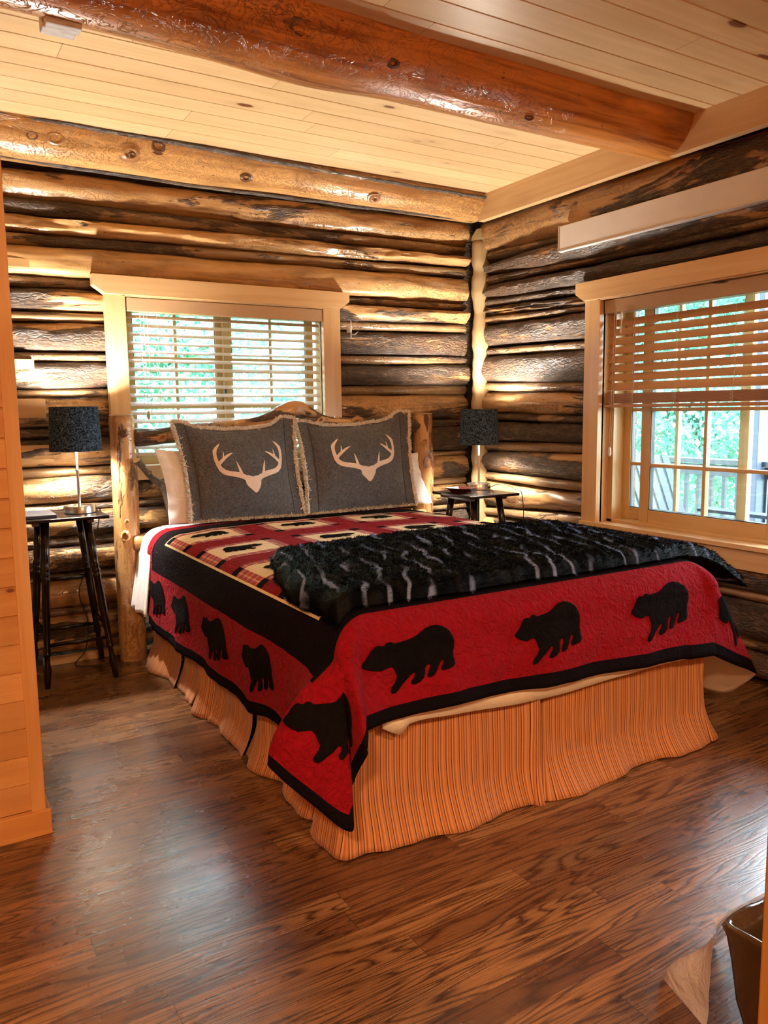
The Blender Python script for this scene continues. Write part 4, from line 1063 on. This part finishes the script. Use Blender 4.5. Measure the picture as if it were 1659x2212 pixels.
def throw_pt(p, q, lift=0):
    b = TB0+(TB1-TB0)*q+.012*nz(p*7, 1)*(1 if q in (0, 1) else .6)+.010*nz(p*19, q*2)
    skew = .17*max(0, (q-.35)/.65)**1.3
    a = TA0+skew*(1-p)+(TA1-TA0)*p*(1-0)+.010*nz(q*9, p*3, 4)*(1-p)
    if a <= WA:
        P = quilt_map(max(a, -.16), max(b, -.14), 0)
        N = (quilt_map(a+.004, max(b, -.14))-quilt_map(a-.004, max(b, -.14))).cross(quilt_map(a, max(b, -.14)+.004)-quilt_map(a, max(b, -.14)-.004)).normalized()
        if N.z < 0: N = -N
        # stiff fabric bridges the rounded edge
    else:
        u = a-WA; P0 = quilt_map(WA-.002, max(b, -.14), 0); R_ = .55; tmax = radians(34)
        th = min(u/R_, tmax); ex = u-th*R_
        P = P0+Vector((R_*sin(th)+ex*cos(tmax), 0, -R_*(1-cos(th))-ex*sin(tmax))); N = Vector((sin(th), 0, cos(th)))
    return P, N
def throw_height(p, q, P):
    ed = min(p*(TA1-TA0), (1-p)*(TA1-TA0), q*(TB1-TB0), (1-q)*(TB1-TB0))
    h = .010+.036*(1-math.exp(-ed/.014))
    c = P.x-.30*P.y+.16*(.5+.5*nz(P.x*5, P.y*5, 0))
    h += (.0065*abs(sin(pi*c/.041))+.006*nz(P.x*16, P.y*8, 3)+.004*nz(P.x*40, P.y*20, 5))*min(1, ed/.03)
    return h
TP = np.zeros((NA+1, NBQ+1, 3)); TN = np.zeros_like(TP)
for i in range(NA+1):
    for j in range(NBQ+1):
        P, N = throw_pt(i/NA, j/NBQ); TP[i, j] = P+N*throw_height(i/NA, j/NBQ, P); TN[i, j] = N
mb = MB().grid([[tuple(TP[i, j]) for j in range(NBQ+1)] for i in range(NA+1)])
low = [[tuple(Vector(throw_pt(i/60, j/24)[0])+Vector(throw_pt(i/60, j/24)[1])*.009) for j in range(24, -1, -1)] for i in range(61)]
mb.grid(low)
throw = mb.build('fur_throw', FUR, smooth=True, label='thick black faux fur throw with a pale sheen painted on its ribs, spread across the foot of the bed', cat='throw blanket')
rs = np.random.RandomState(5); NS = 75000
pi_, qi_ = rs.uniform(0, 1, NS), rs.uniform(0, 1, NS)
ne = 9000; side = rs.randint(0, 4, ne); tt = rs.uniform(0, 1, ne)
pi_[:ne] = np.where(side == 0, 0, np.where(side == 1, 1, tt)); qi_[:ne] = np.where(side == 2, 0, np.where(side == 3, 1, tt))
fi = pi_*NA; fj = qi_*NBQ; i0 = np.minimum(fi.astype(int), NA-1); j0 = np.minimum(fj.astype(int), NBQ-1); a = (fi-i0)[:, None]; b = (fj-j0)[:, None]
bil = lambda A: (A[i0, j0]*(1-a)+A[i0+1, j0]*a)*(1-b)+(A[i0, j0+1]*(1-a)+A[i0+1, j0+1]*a)*b
root = bil(TP); nrm = bil(TN)
eh = np.zeros((NS, 3)); eh[:ne] = np.where((side == 0)[:, None], [-1., 0, -.2], np.where((side == 1)[:, None], [1., 0, -.4], np.where((side == 2)[:, None], [0, -1., -.3], [0, 1., 0.])))
direc = nrm*.35+rs.normal(size=(NS, 3))*.45+np.array([.12, -.75, 0])+eh*1.3
direc /= np.linalg.norm(direc, axis=1)[:, None]
ln = rs.uniform(.008, .018, NS)[:, None]; sd = np.cross(direc, nrm+rs.normal(size=(NS, 3))*.3); sd /= np.linalg.norm(sd, axis=1)[:, None]
w = .0011
V = np.stack([root-sd*w, root+sd*w, root+direc*ln*.6+sd*w*.7-np.array([0, 0, .001]), root+direc*ln-np.array([0, 0, .003])], 1).reshape(-1, 3)
def quads_object(name, V, mat, parent, k=4, **tg):
    q = len(V)//k; me = bpy.data.meshes.new(name); me.vertices.add(len(V)); me.vertices.foreach_set('co', V.astype(np.float32).ravel())
    me.loops.add(k*q); me.loops.foreach_set('vertex_index', np.arange(k*q, dtype=np.int32)); me.polygons.add(q)
    me.polygons.foreach_set('loop_start', np.arange(0, k*q, k, dtype=np.int32)); me.polygons.foreach_set('loop_total', np.full(q, k, dtype=np.int32))
    me.materials.append(mat); me.update(); me.validate()
    o = bpy.data.objects.new(name, me); COL.objects.link(o); o.parent = parent; o.matrix_parent_inverse = parent.matrix_basis.inverted(); return tag(o, **tg)
quads_object('fur_pile', V, FUR, throw, kind='stuff')

# ------------------------------------------------------------------ pillows
def burlap(name, c, c2):
    t = NT(name); o = t.obj()
    wx = t.noise(t.mul(o, (420, 60, 60)), 1.0, 2); wz = t.noise(t.mul(o, (60, 60, 420)), 1.0, 2); w = t.math('MULTIPLY', t.math('ADD', wx, wz), .5)
    f = t.maprange(w, .42, .60); col = t.mix(f, c2, c); big = t.noise(o, 5, 3); col = t.mix(t.maprange(big, .4, .7, 0, .25), col, c2)
    t.set(Base_Color=col, Roughness=.95, Sheen_Weight=.15, Specular_IOR_Level=.15, Normal=t.bump(w, .6, .003)); return t.mat
GREYB = burlap('grey_burlap', (.125,.122,.125), (.055,.053,.056)); PRINT = burlap('cream_print', (.72,.58,.47), (.60,.46,.36))
FRINGE = burlap('cream_fringe', (.74,.66,.56), (.58,.50,.41)); SEAM = plain('seam_thread', (.03,.028,.028), .9)
class Pillow:
    def __init__(s, BL, BR, TR_, TL, thick, fl=0.0, sag=.03, seed=0, ear=.012):
        s.c = [Vector(p) for p in (BL, BR, TR_, TL)]; s.t = thick; s.fl = fl; s.sag = sag; s.seed = seed; s.ear = ear
        s.N = (s.c[3]-s.c[0]).cross(s.c[1]-s.c[0]).normalized()
        if s.N.y > 0: s.N = -s.N
    def P(s, u, v, side=1, off=0):
        a, b, c, d = s.c; P = (a*(1-u)+b*u)*(1-v)+(d*(1-u)+c*u)*v
        up = (d-a).normalized(); rt = (b-a).normalized()
        P = P-up*(s.sag*sin(pi*u)**.8*v**3)+up*(s.ear*.5*sin(pi*u)*(1-v)**4)
        P += up*(.030*math.exp(-((u-.90)/.075)**2)+.016*math.exp(-((u-.07)/.07)**2))*v**5*(1 if s.fl else 0)
        P += rt*(s.sag*.45*sin(pi*v)*((1-u)**4-u**4))
        fu = min(u, 1-u); fv = min(v, 1-v); f = s.fl
        du = max(0, min(1, (fu-f)/(.5-f))); dv = max(0, min(1, (fv-f*.35)/(.5-f*.35)))
        h = (sin(pi*du/2)**.62)*(sin(pi*dv/2)**.62) if du > 0 and dv > 0 else 0
        wr = nz(u*5, v*5, s.seed)*.010+nz(u*13, v*9, s.seed+3)*.004
        edge = (1-min(1, min(fu, fv)/.10))
        P += s.N*(side*(h*s.t+.003)+wr*(.35+.65*h)+edge*.012*nz(u*9, v*9, s.seed+6)+off)
        if v < .08: P.z = max(P.z, .722)
        return P
    def body(s, name, mat, parent, n=46, **k):
        mb = MB(); F = [[s.P(i/n, j/n, 1) for j in range(n+1)] for i in range(n+1)]; mb.grid(F)
        mb.grid([[s.P(i/n, j/n, -1) for j in range(n, -1, -1)] for i in range(n+1)])
        bd = [(i/n, 0) for i in range(n)]+[(1, i/n) for i in range(n)]+[(1-i/n, 1) for i in range(n)]+[(0, 1-i/n) for i in range(n)]; bd.append(bd[0])
        mb.grid([[s.P(u, v, -1), s.P(u, v, 1)] for u, v in bd])
        return mb.build(name, mat, parent, smooth=True, **k)
    def fringe(s, parent, sides, n=560, L=.020):
        rs = np.random.RandomState(s.seed+1); V = []
        for sd in sides:
            for k in range(n):
                t = k/n
                u, v, d = {'b': (t, 0, (0, -1)), 't': (t, 1, (0, 1)), 'l': (0, t, (-1, 0)), 'r': (1, t, (1, 0))}[sd]
                rt = (s.c[1]-s.c[0]).normalized(); up = (s.c[3]-s.c[0]).normalized()
                for m in range(3):
                    root = s.P(u, v, 0)-(rt*d[0]+up*d[1])*.004+s.N*.004*(m-1)
                    dr = (rt*d[0]+up*d[1])+Vector(rs.normal(size=3)*.55)
                    if sd == 'b': dr = dr*.6+s.N*.9
                    dr.normalize(); l = L*rs.uniform(.5, 1.2); w_ = dr.cross(s.N+Vector(rs.normal(size=3)*.4)).normalized()*.0023
                    tip = root+dr*l
                    if tip.z < .724: tip.z = .724
                    V += [root-w_, root+w_, tip+w_*.8, tip-w_*.8]
        quads_object('fringe', np.array([tuple(q) for q in V]), FRINGE, parent, kind='stuff')
def antler_half():
    """polygons (zoom pixel space) of the left antler"""
    def strokep(pts):
        L = []; R = []
        for i, (x, y, w) in enumerate(pts):
            a = pts[max(i-1, 0)]; b = pts[min(i+1, len(pts)-1)]; dx, dy = b[0]-a[0], b[1]-a[1]; m = math.hypot(dx, dy) or 1
            L.append((x-dy/m*w/2, y+dx/m*w/2)); R.append((x+dy/m*w/2, y-dx/m*w/2))
        return L+R[::-1]
    return [strokep([(378,280,2),(362,296,12),(343,315,19),(333,330,25),(328,350,22),(327,375,22),(330,400,24),(337,425,27),(350,447,30),(372,464,30),(400,474,29),(435,481,30),(470,489,33),(500,500,30),(525,514,34),(545,530,34)]),
            strokep([(340,418,22),(362,400,20),(385,383,19),(410,367,15),(432,356,10),(451,349,2)]), strokep([(378,392,14),(381,370,11),(385,352,7),(386,335,1.5)]),
            strokep([(487,500,30),(484,475,20),(478,450,15),(470,425,9),(463,404,2)])]
SKULL = [(508,512),(512,500),(522,495),(536,495),(550,499),(566,503),(582,499),(598,496),(612,501),(620,512),(623,528),(620,543),(613,558),(604,574),(594,586),(580,594),(567,590),(555,581),(540,568),(524,556),(513,545),(508,530)]
def print_antlers(pw, parent, cx, cy, sx, sy):
    polys = antler_half(); polys += [[(1132-x, y) for x, y in reversed(p)] for p in polys]; polys.append(SKULL)
    for k, p in enumerate(polys):
        q = [(x, -y) for x, y in p]; V, F = tess(q, 12)
        mb = MB().add([pw.P(cx+(v.x-566)*sx, cy+(v.y+440)*sy, 1, .0016+.00012*k) for v in V], F)
        mb.build('antler_print' if k < 8 else 'skull_print', PRINT, parent, smooth=True)
def sham(corners, seed, label):
    pw = Pillow(*corners, thick=.085, fl=.085, sag=.045, seed=seed, ear=.01)
    root = empty('throw_pillow', pw.c[0], label, 'pillow', 'grey burlap pillows with antlers')
    body = pw.body('cushion', GREYB, root)
    pw.fringe(root, 'blrt' if seed else 'blrt')
    for uu in (.088, .912):
        MB().tube([pw.P(uu, .03+.94*i/40, 1, .0015) for i in range(41)], .0016, 6).build('seam', SEAM, root)
    return pw, root, body
pw, rt_, bd_ = sham(((1.205,3.86,.728),(1.80,3.79,.728),(1.83,3.97,1.235),(1.175,4.01,1.222)), 3, 'grey burlap pillow with cream antlers on the left, leaning on the headboard')
print_antlers(pw, bd_, .545, .505, .00122, .00178)
pw, rt_, bd_ = sham(((1.822,3.79,.728),(2.53,3.82,.728),(2.60,4.00,1.262),(1.845,3.97,1.215)), 14, 'grey burlap pillow with cream antlers on the right, leaning on the headboard')
print_antlers(pw, bd_, .505, .52, .00116, .00170)
for cs_, sd, lab in ((((1.10,3.90,.715),(1.78,3.92,.72),(1.78,4.04,1.14),(1.08,4.03,1.10)), 5, 'white sleeping pillow behind the left grey antler pillow'),
                     (((1.90,3.93,.72),(2.70,3.88,.715),(2.68,4.03,1.02),(1.9,4.04,1.12)), 8, 'white sleeping pillow behind the right grey antler pillow')):
    Pillow(*cs_, thick=.05, sag=.05, seed=sd).body('sleeping_pillow', WHITECLOTH, None, label=lab, cat='pillow', group='white pillows')

# ------------------------------------------------------------------ nightstands
def nightstand(cx, cy, w, d, h, label, feet, rot=0):
    t = empty('nightstand', (cx, cy, 0), label, 'nightstand', 'black splay legged nightstands')
    a = Matrix.Rotation(rot, 4, 'Z'); W = lambda x, y, z: tuple(Vector((cx, cy, 0))+a @ Vector((x, y, z)))
    rz = a.to_3x3()
    def bx(lo, hi, name, mat=DARKWOOD, bevel=.003):
        l = Vector(lo)+Vector((cx, cy, 0)); q = Vector(hi)+Vector((cx, cy, 0)); return MB().box(tuple(l), tuple(q), rot=rz, piv=(cx, cy, 0)).build(name, mat, t, bevel=bevel)
    bx((-w/2, -d/2, h-.016), (w/2, d/2, h), 'tabletop', bevel=.005)
    bx((-w/2+.035, -d/2+.04, h-.034), (-w/2+.065, d/2-.04, h-.0162), 'cleat', BLKB); bx((w/2-.095, -d/2+.04, h-.034), (w/2-.065, d/2-.04, h-.0162), 'cleat', BLKB)
    tops = [(-w*.25, -d*.28), (w*.25, -d*.28), (w*.25, d*.28), (-w*.25, d*.28)]
    for (tx, ty), (fx, fy) in zip(tops, feet):
        A = Vector(W(tx, ty, h-.017)); Bv = Vector((fx, fy, 0)); ax = A-Bv; Ln = ax.length
        prof = [(.009,0),(.013,.004),(.015,.05),(.019,.09),(.013,.12),(.012,.15),(.018,.155),(.018,.165),(.014,.17),(.018,.18),(.014,.19),(.017,.28),(.019,.42),(.017,.50),(.0205,.505),(.0205,.515),(.016,.52),(.0205,.53),(.0205,.54),(.016,.545),(.0205,.555),(.0205,.565),(.017,.57),(.020,.60),(.021,Ln)]
        prof = [(r, min(q, Ln)) for r, q in prof]
        MB().lathe(prof, tuple(Bv), 18, axis=tuple(ax), caps=True).build('leg', DARKWOOD, t, smooth=True)
    def rung(i, j, z):
        def at(k): (tx, ty), (fx, fy) = tops[k], feet[k]; A = Vector(W(tx, ty, h-.017)); Bv = Vector((fx, fy, 0)); return Bv.lerp(A, z/(h-.017))
        MB().tube([at(i), at(i).lerp(at(j), .5), at(j)], [.008, .011, .008], 12).build('stretcher', DARKWOOD, t, smooth=True)
    rung(0, 1, .20); rung(1, 2, .26); rung(2, 3, .20); rung(3, 0, .26); rung(2, 3, .46)
    return t
BLKB = plain('dark_brown_wood', (.05,.022,.012), .3, coat=.4, bscale=15)
HL = .795; HR_ = .785
nightstand(.625, 4.045, .375, .33, HL, 'black nightstand with splayed turned legs left of the bed', [(.485,3.86),(.795,3.855),(.80,4.20),(.47,4.20)])
nightstand(2.905, 3.74, .36, .40, HR_, 'black nightstand with splayed legs in the corner right of the bed', [(2.76,3.54),(3.07,3.54),(3.08,3.95),(2.76,3.97)], rot=radians(-2))
MB().box((.40, 3.93, HL+.0005), (.585, 4.16, HL+.016)).build('notebook', plain('dark_grey_cover', (.035,.037,.05), .35, bscale=20), bevel=.003, label='closed dark grey notebook on the left nightstand beside the lamp', cat='notebook')
mb = MB(); P = []
for u, v, z in ((.035,.045,.003),(.05,.062,.020),(.062,.078,.030),(.058,.073,.030),(.047,.058,.021),(.033,.042,.007)):
    P.append([(2.815+sx*u*cos(.2)-sy*v*sin(.2), 3.76+sx*u*sin(.2)+sy*v*cos(.2), HR_+z) for sx, sy in ((-1,-1),(1,-1),(1,1),(-1,1),(-1,-1))])
mb.grid(P); b0 = len(mb.v); mb.f.append((3,2,1,0)); mb.m.append(0); mb.f.append((25,26,27,28)); mb.m.append(0)
mb.build('trinket_tray', plain('dark_red_lacquer', (.06,.012,.010), .25, coat=.6), label='small dark red flared tray on the right nightstand beside the lamp', cat='tray')

# ------------------------------------------------------------------ lamps
def shade_mat():
    t = NT('black_felt_shade'); o = t.obj()
    n = t.noise(o, 130, 4, .7, 1.2); m = t.maprange(n, .45, .68)
    geo = t.node('ShaderNodeNewGeometry', out=6)
    col = t.mix(m, (.005,.007,.012), (.16,.26,.42)); col = t.mix(geo, col, (.7,.68,.62))  # felt speckle; its pale blue paints in the daylight glow
    t.set(Base_Color=col, Roughness=.9, Sheen_Weight=.0, Specular_IOR_Level=.1, Normal=t.bump(n, .7, .004)); return t.mat
SHADE = shade_mat()
def bulb_mat():
    t = NT('lit_bulb'); t.set(Base_Color=(1,.9,.75), Emission_Color=(1,.91,.78,1), Emission_Strength=LAMP_E); return t.mat
BULB = bulb_mat(); BASEIN = plain('base_recess', (.5,.49,.46), .45, metal=1)
def lamp(x, y, z0, zs0, zs1, label, energy, cord, chain=False, port=False):
    t = empty('table_lamp', (x, y, z0), label, 'lamp', 'table lamps with black drum shades')
    MB().lathe([(.001,.0),(.070,.0),(.074,.003),(.074,.034),(.072,.037),(.068,.036),(.066,.028),(.010,.027),(.001,.027)], (x, y, z0), 48).build('base', STEEL, t, smooth=True, autos=40)
    MB().lathe([(.0085,.027),(.0075,.03),(.0065,.20),(.0085,.202),(.0085,.212),(.0065,.214),(.0065,zs0-z0+.05)], (x, y, z0), 16).build('stem', STEEL, t, smooth=True)
    sh = MB().lathe([(.122, zs0-z0), (.112, zs1-z0)], (x, y, z0), 64); sh.lathe([(.110, zs1-z0), (.120, zs0-z0)], (x, y, z0), 64)
    sh.lathe([(.112, zs1-z0), (.110, zs1-z0)], (x, y, z0), 64).lathe([(.120, zs0-z0), (.122, zs0-z0)], (x, y, z0), 64)
    so = sh.build('lamp_shade', SHADE, t, smooth=True, autos=40)
    # inner faces white
    me = so.data; wm = plain('shade_lining', (.75,.72,.65), .8); me.materials.append(wm)
    for i, p_ in enumerate(me.polygons):
        if 64 <= i < 128: p_.material_index = 1
    sp = MB()
    for k in range(3):
        a_ = 2*pi*k/3; sp.tube([(x, y, zs0+.05), (x+.116*cos(a_), y+.116*sin(a_), zs0+.03)], .0015, 6)
    sp.build('shade_spider', STEEL, so)
    MB().lathe([(.016, zs0-z0+.035), (.016, zs0-z0+.075), (.012, zs0-z0+.08)], (x, y, z0), 16, caps=True).build('socket', BLACK, t, smooth=True)
    zb = zs0+.08
    MB().lathe([(.012,0),(.014,.012),(.028,.045),(.030,.06),(.024,.08),(.012,.09),(.001,.092)], (x, y, zb), 20).build('bulb', BULB, t, smooth=True)
    if chain:
        MB().tube([(x-.035, y-.02, zs0+.04), (x-.036, y-.02, zs0-.10)], .0013, 5).build('pull_chain', STEEL, t)
        MB().lathe([(.001,-.012),(.004,-.008),(.004,.004),(.001,.008)], (x-.036, y-.02, zs0-.108), 8).build('chain_pull', STEEL, t, smooth=True)
    if port: B((x+.012, y-.0765, z0+.006), (x+.032, y-.066, z0+.024), 'switch', BLACK, t, bevel=.002)
    MB().tube(catmull(cord, 8), .0028, 8).build('cord', BLACK, t, smooth=True)
lamp(.712, 4.07, HL, 1.098, 1.312, 'brushed steel table lamp with black drum shade on the left nightstand', 0,
     [(.775,4.11,HL+.010),(.81,4.16,HL+.006),(.835,4.215,HL-.02),(.80,4.235,.60),(.74,4.23,.45),(.71,4.225,.35),(.745,4.225,.20),(.72,4.20,.06),(.66,4.15,.006),(.78,4.08,.006),(.86,4.15,.006),(.89,4.23,.02)])
lamp(3.035, 3.87, HR_, 1.062, 1.278, 'brushed steel table lamp with black drum shade on the right nightstand in the corner', 0,
     [(3.10,3.83,HR_+.012),(3.125,3.80,HR_+.030),(3.15,3.74,HR_+.030),(3.125,3.62,HR_+.010),(3.115,3.56,HR_-.01),(3.12,3.55,.60),(3.13,3.6,.3),(3.14,3.65,.01)], chain=True, port=True)

# ------------------------------------------------------------------ waste bin with bag at lower right
BROWNBAG = plain('brown_glossy_bag', (.045,.026,.014), .22, coat=.5, bumps=1.0, bscale=26, spec=.7)
wbin = empty('waste_bin', (1.40, .70, 0), 'rectangular waste bin lined with a glossy brown bag at the lower right', 'waste bin')
def ringpts(z, g, ph=0, n=72):
    pts = []; x0, x1, y0, y1 = 1.262-g, 1.56+g, .54-g, .862+g; per = []
    for k in range(n+1):
        t = (k % n)/n*4; e = int(t); f = t-e; r = .03
        c = [(x0,y0),(x1,y0),(x1,y1),(x0,y1)]; a, b = c[e], c[(e+1)%4]
        px, py = a[0]+(b[0]-a[0])*f, a[1]+(b[1]-a[1])*f
        cx_, cy_ = (x0+x1)/2, (y0+y1)/2; s_ = 1-.035*(abs(2*f-1)**8); px = cx_+(px-cx_)*s_; py = cy_+(py-cy_)*s_
        w_ = .007*nz(k/n*22, z*9, ph)*(0 if z < .01 else 1) if k % n else .007*nz(0, z*9, ph)
        pts.append((px+w_*(1 if px > cx_ else -1), py+w_*(1 if py > cy_ else -1), z+(.008*nz((k%n)/n*18, ph+2) if z > .28 else 0)))
    return pts
mb = MB().grid([ringpts(z, g) for z, g in ((.002,-.045),(.06,-.036),(.14,-.022),(.22,-.010),(.27,-.002),(.295,.004),(.302,.0),(.298,-.012),(.26,-.022),(.15,-.035),(.03,-.055))])
mb.add(ringpts(.03, -.055, n=8)[:8], [tuple(range(8))])
mb.build('bin_liner', BROWNBAG, wbin, smooth=True)
MB().grid([ringpts(z, g) for z, g in ((.001,-.050),(.28,-.008))]).build('bin_body', BLACK, wbin, smooth=True)
t = NT('clear_plastic_bag'); tr = t.node('ShaderNodeBsdfTransparent', {'Color': (.93,.93,.95,1)}); o_ = t.noise(t.obj(), 22, 3, .6, 1)
t.set(Base_Color=(.85,.85,.92), Roughness=.25, Coat_Weight=.5, Normal=t.bump(o_, .8, .01)); t.l.new(t.node('ShaderNodeMixShader', {0: .68, 1: tr, 2: t.p.outputs[0]}), t.out.inputs[0]); BAGM = t.mat
P = []
for i in range(26):
    f = i/25; x = 1.255+.30*f
    top = Vector((x, .872, .297)); row = []
    for k in range(18):
        s = k/17; out = .20*s**1.25+.02*nz(f*5, s*3)*s; x_ = x+.055*s*(1-f)*0+.018*nz(s*4, f*4, 3)
        if f < .2: out *= (.25+.75*f/.2)
        row.append((x_+.06*s*(1-f), .872+out, max(.003, .297*(1-s)**.9+.008*nz(f*9, s*7)*s)))
    P.append(row)
MB().grid(P).build('clear_bag_skirt', BAGM, wbin, smooth=True)

# ------------------------------------------------------------------ light
w = bpy.data.worlds.new('world'); scene.world = w; w.use_nodes = True; nt = w.node_tree; nt.nodes.clear()
bg = nt.nodes.new('ShaderNodeBackground'); ow = nt.nodes.new('ShaderNodeOutputWorld'); tc = nt.nodes.new('ShaderNodeTexCoord'); sx_ = nt.nodes.new('ShaderNodeSeparateXYZ')
rp = nt.nodes.new('ShaderNodeValToRGB'); mr = nt.nodes.new('ShaderNodeMapRange'); mr.inputs[1].default_value = -.2; mr.inputs[2].default_value = .9
nt.links.new(tc.outputs[0], sx_.inputs[0]); nt.links.new(sx_.outputs[2], mr.inputs[0]); nt.links.new(mr.outputs[0], rp.inputs[0])
rp.color_ramp.elements[0].color = (.80,.95,.92,1); rp.color_ramp.elements[1].color = (.62,.80,1,1)
nt.links.new(rp.outputs[0], bg.inputs[0]); bg.inputs[1].default_value = WORLD_E; nt.links.new(bg.outputs[0], ow.inputs[0])
sd = bpy.data.lights.new('sun', 'SUN'); sd.energy = SUN_E; sd.color = (1,.95,.85); sd.angle = radians(1); so = bpy.data.objects.new('sun', sd); COL.objects.link(so)
so.rotation_euler = Vector((.45, .55, -.72)).to_track_quat('-Z', 'Y').to_euler()
def portal(name, loc, rot, sx, sy):
    l = bpy.data.lights.new(name, 'AREA'); l.shape = 'RECTANGLE'; l.size = sx; l.size_y = sy; l.cycles.is_portal = True
    o = bpy.data.objects.new(name, l); COL.objects.link(o); o.location = loc; o.rotation_euler = rot
portal('window_portal', (1.6, 4.50, 1.43), (radians(-90), 0, 0), 1.14, .87)
portal('window_portal', (3.50, 2.28, 1.25), (radians(90), 0, radians(90)), 1.56, 1.18)
# ceiling fixtures of the room behind the viewer
def fixture(x, y, e, label, col=(1,.58,.30)):
    f = empty('ceiling_lamp', (x, y, CZ), label, 'lamp')
    MB().lathe([(.001,-.001),(.16,-.001),(.165,-.03),(.15,-.06),(.001,-.085)], (x, y, CZ), 32).build('glass_bowl', FIXM, f, smooth=True)
    ld = bpy.data.lights.new('fixture_light', 'AREA'); ld.shape = 'DISK'; ld.size = .34; ld.energy = e; ld.color = col
    lo = bpy.data.objects.new('fixture_light', ld); COL.objects.link(lo); lo.location = (x, y, CZ-.10); lo.parent = f; lo.matrix_parent_inverse = f.matrix_basis.inverted()
t = NT('lit_glass_bowl'); t.set(Base_Color=(.9,.8,.65), Emission_Color=(1,.7,.4,1), Emission_Strength=4.0); FIXM = t.mat
fixture(-.9, -.6, HALL_E, 'round ceiling lamp of the entry behind the viewer')
fixture(1.6, -1.0, HALL_E*.7, 'round ceiling lamp near the doorway behind the viewer')

scene.view_settings.view_transform = 'Standard'; scene.view_settings.look = 'None'; scene.view_settings.gamma = 1
scene.view_settings.exposure = EXPO; scene.view_settings.use_curve_mapping = False
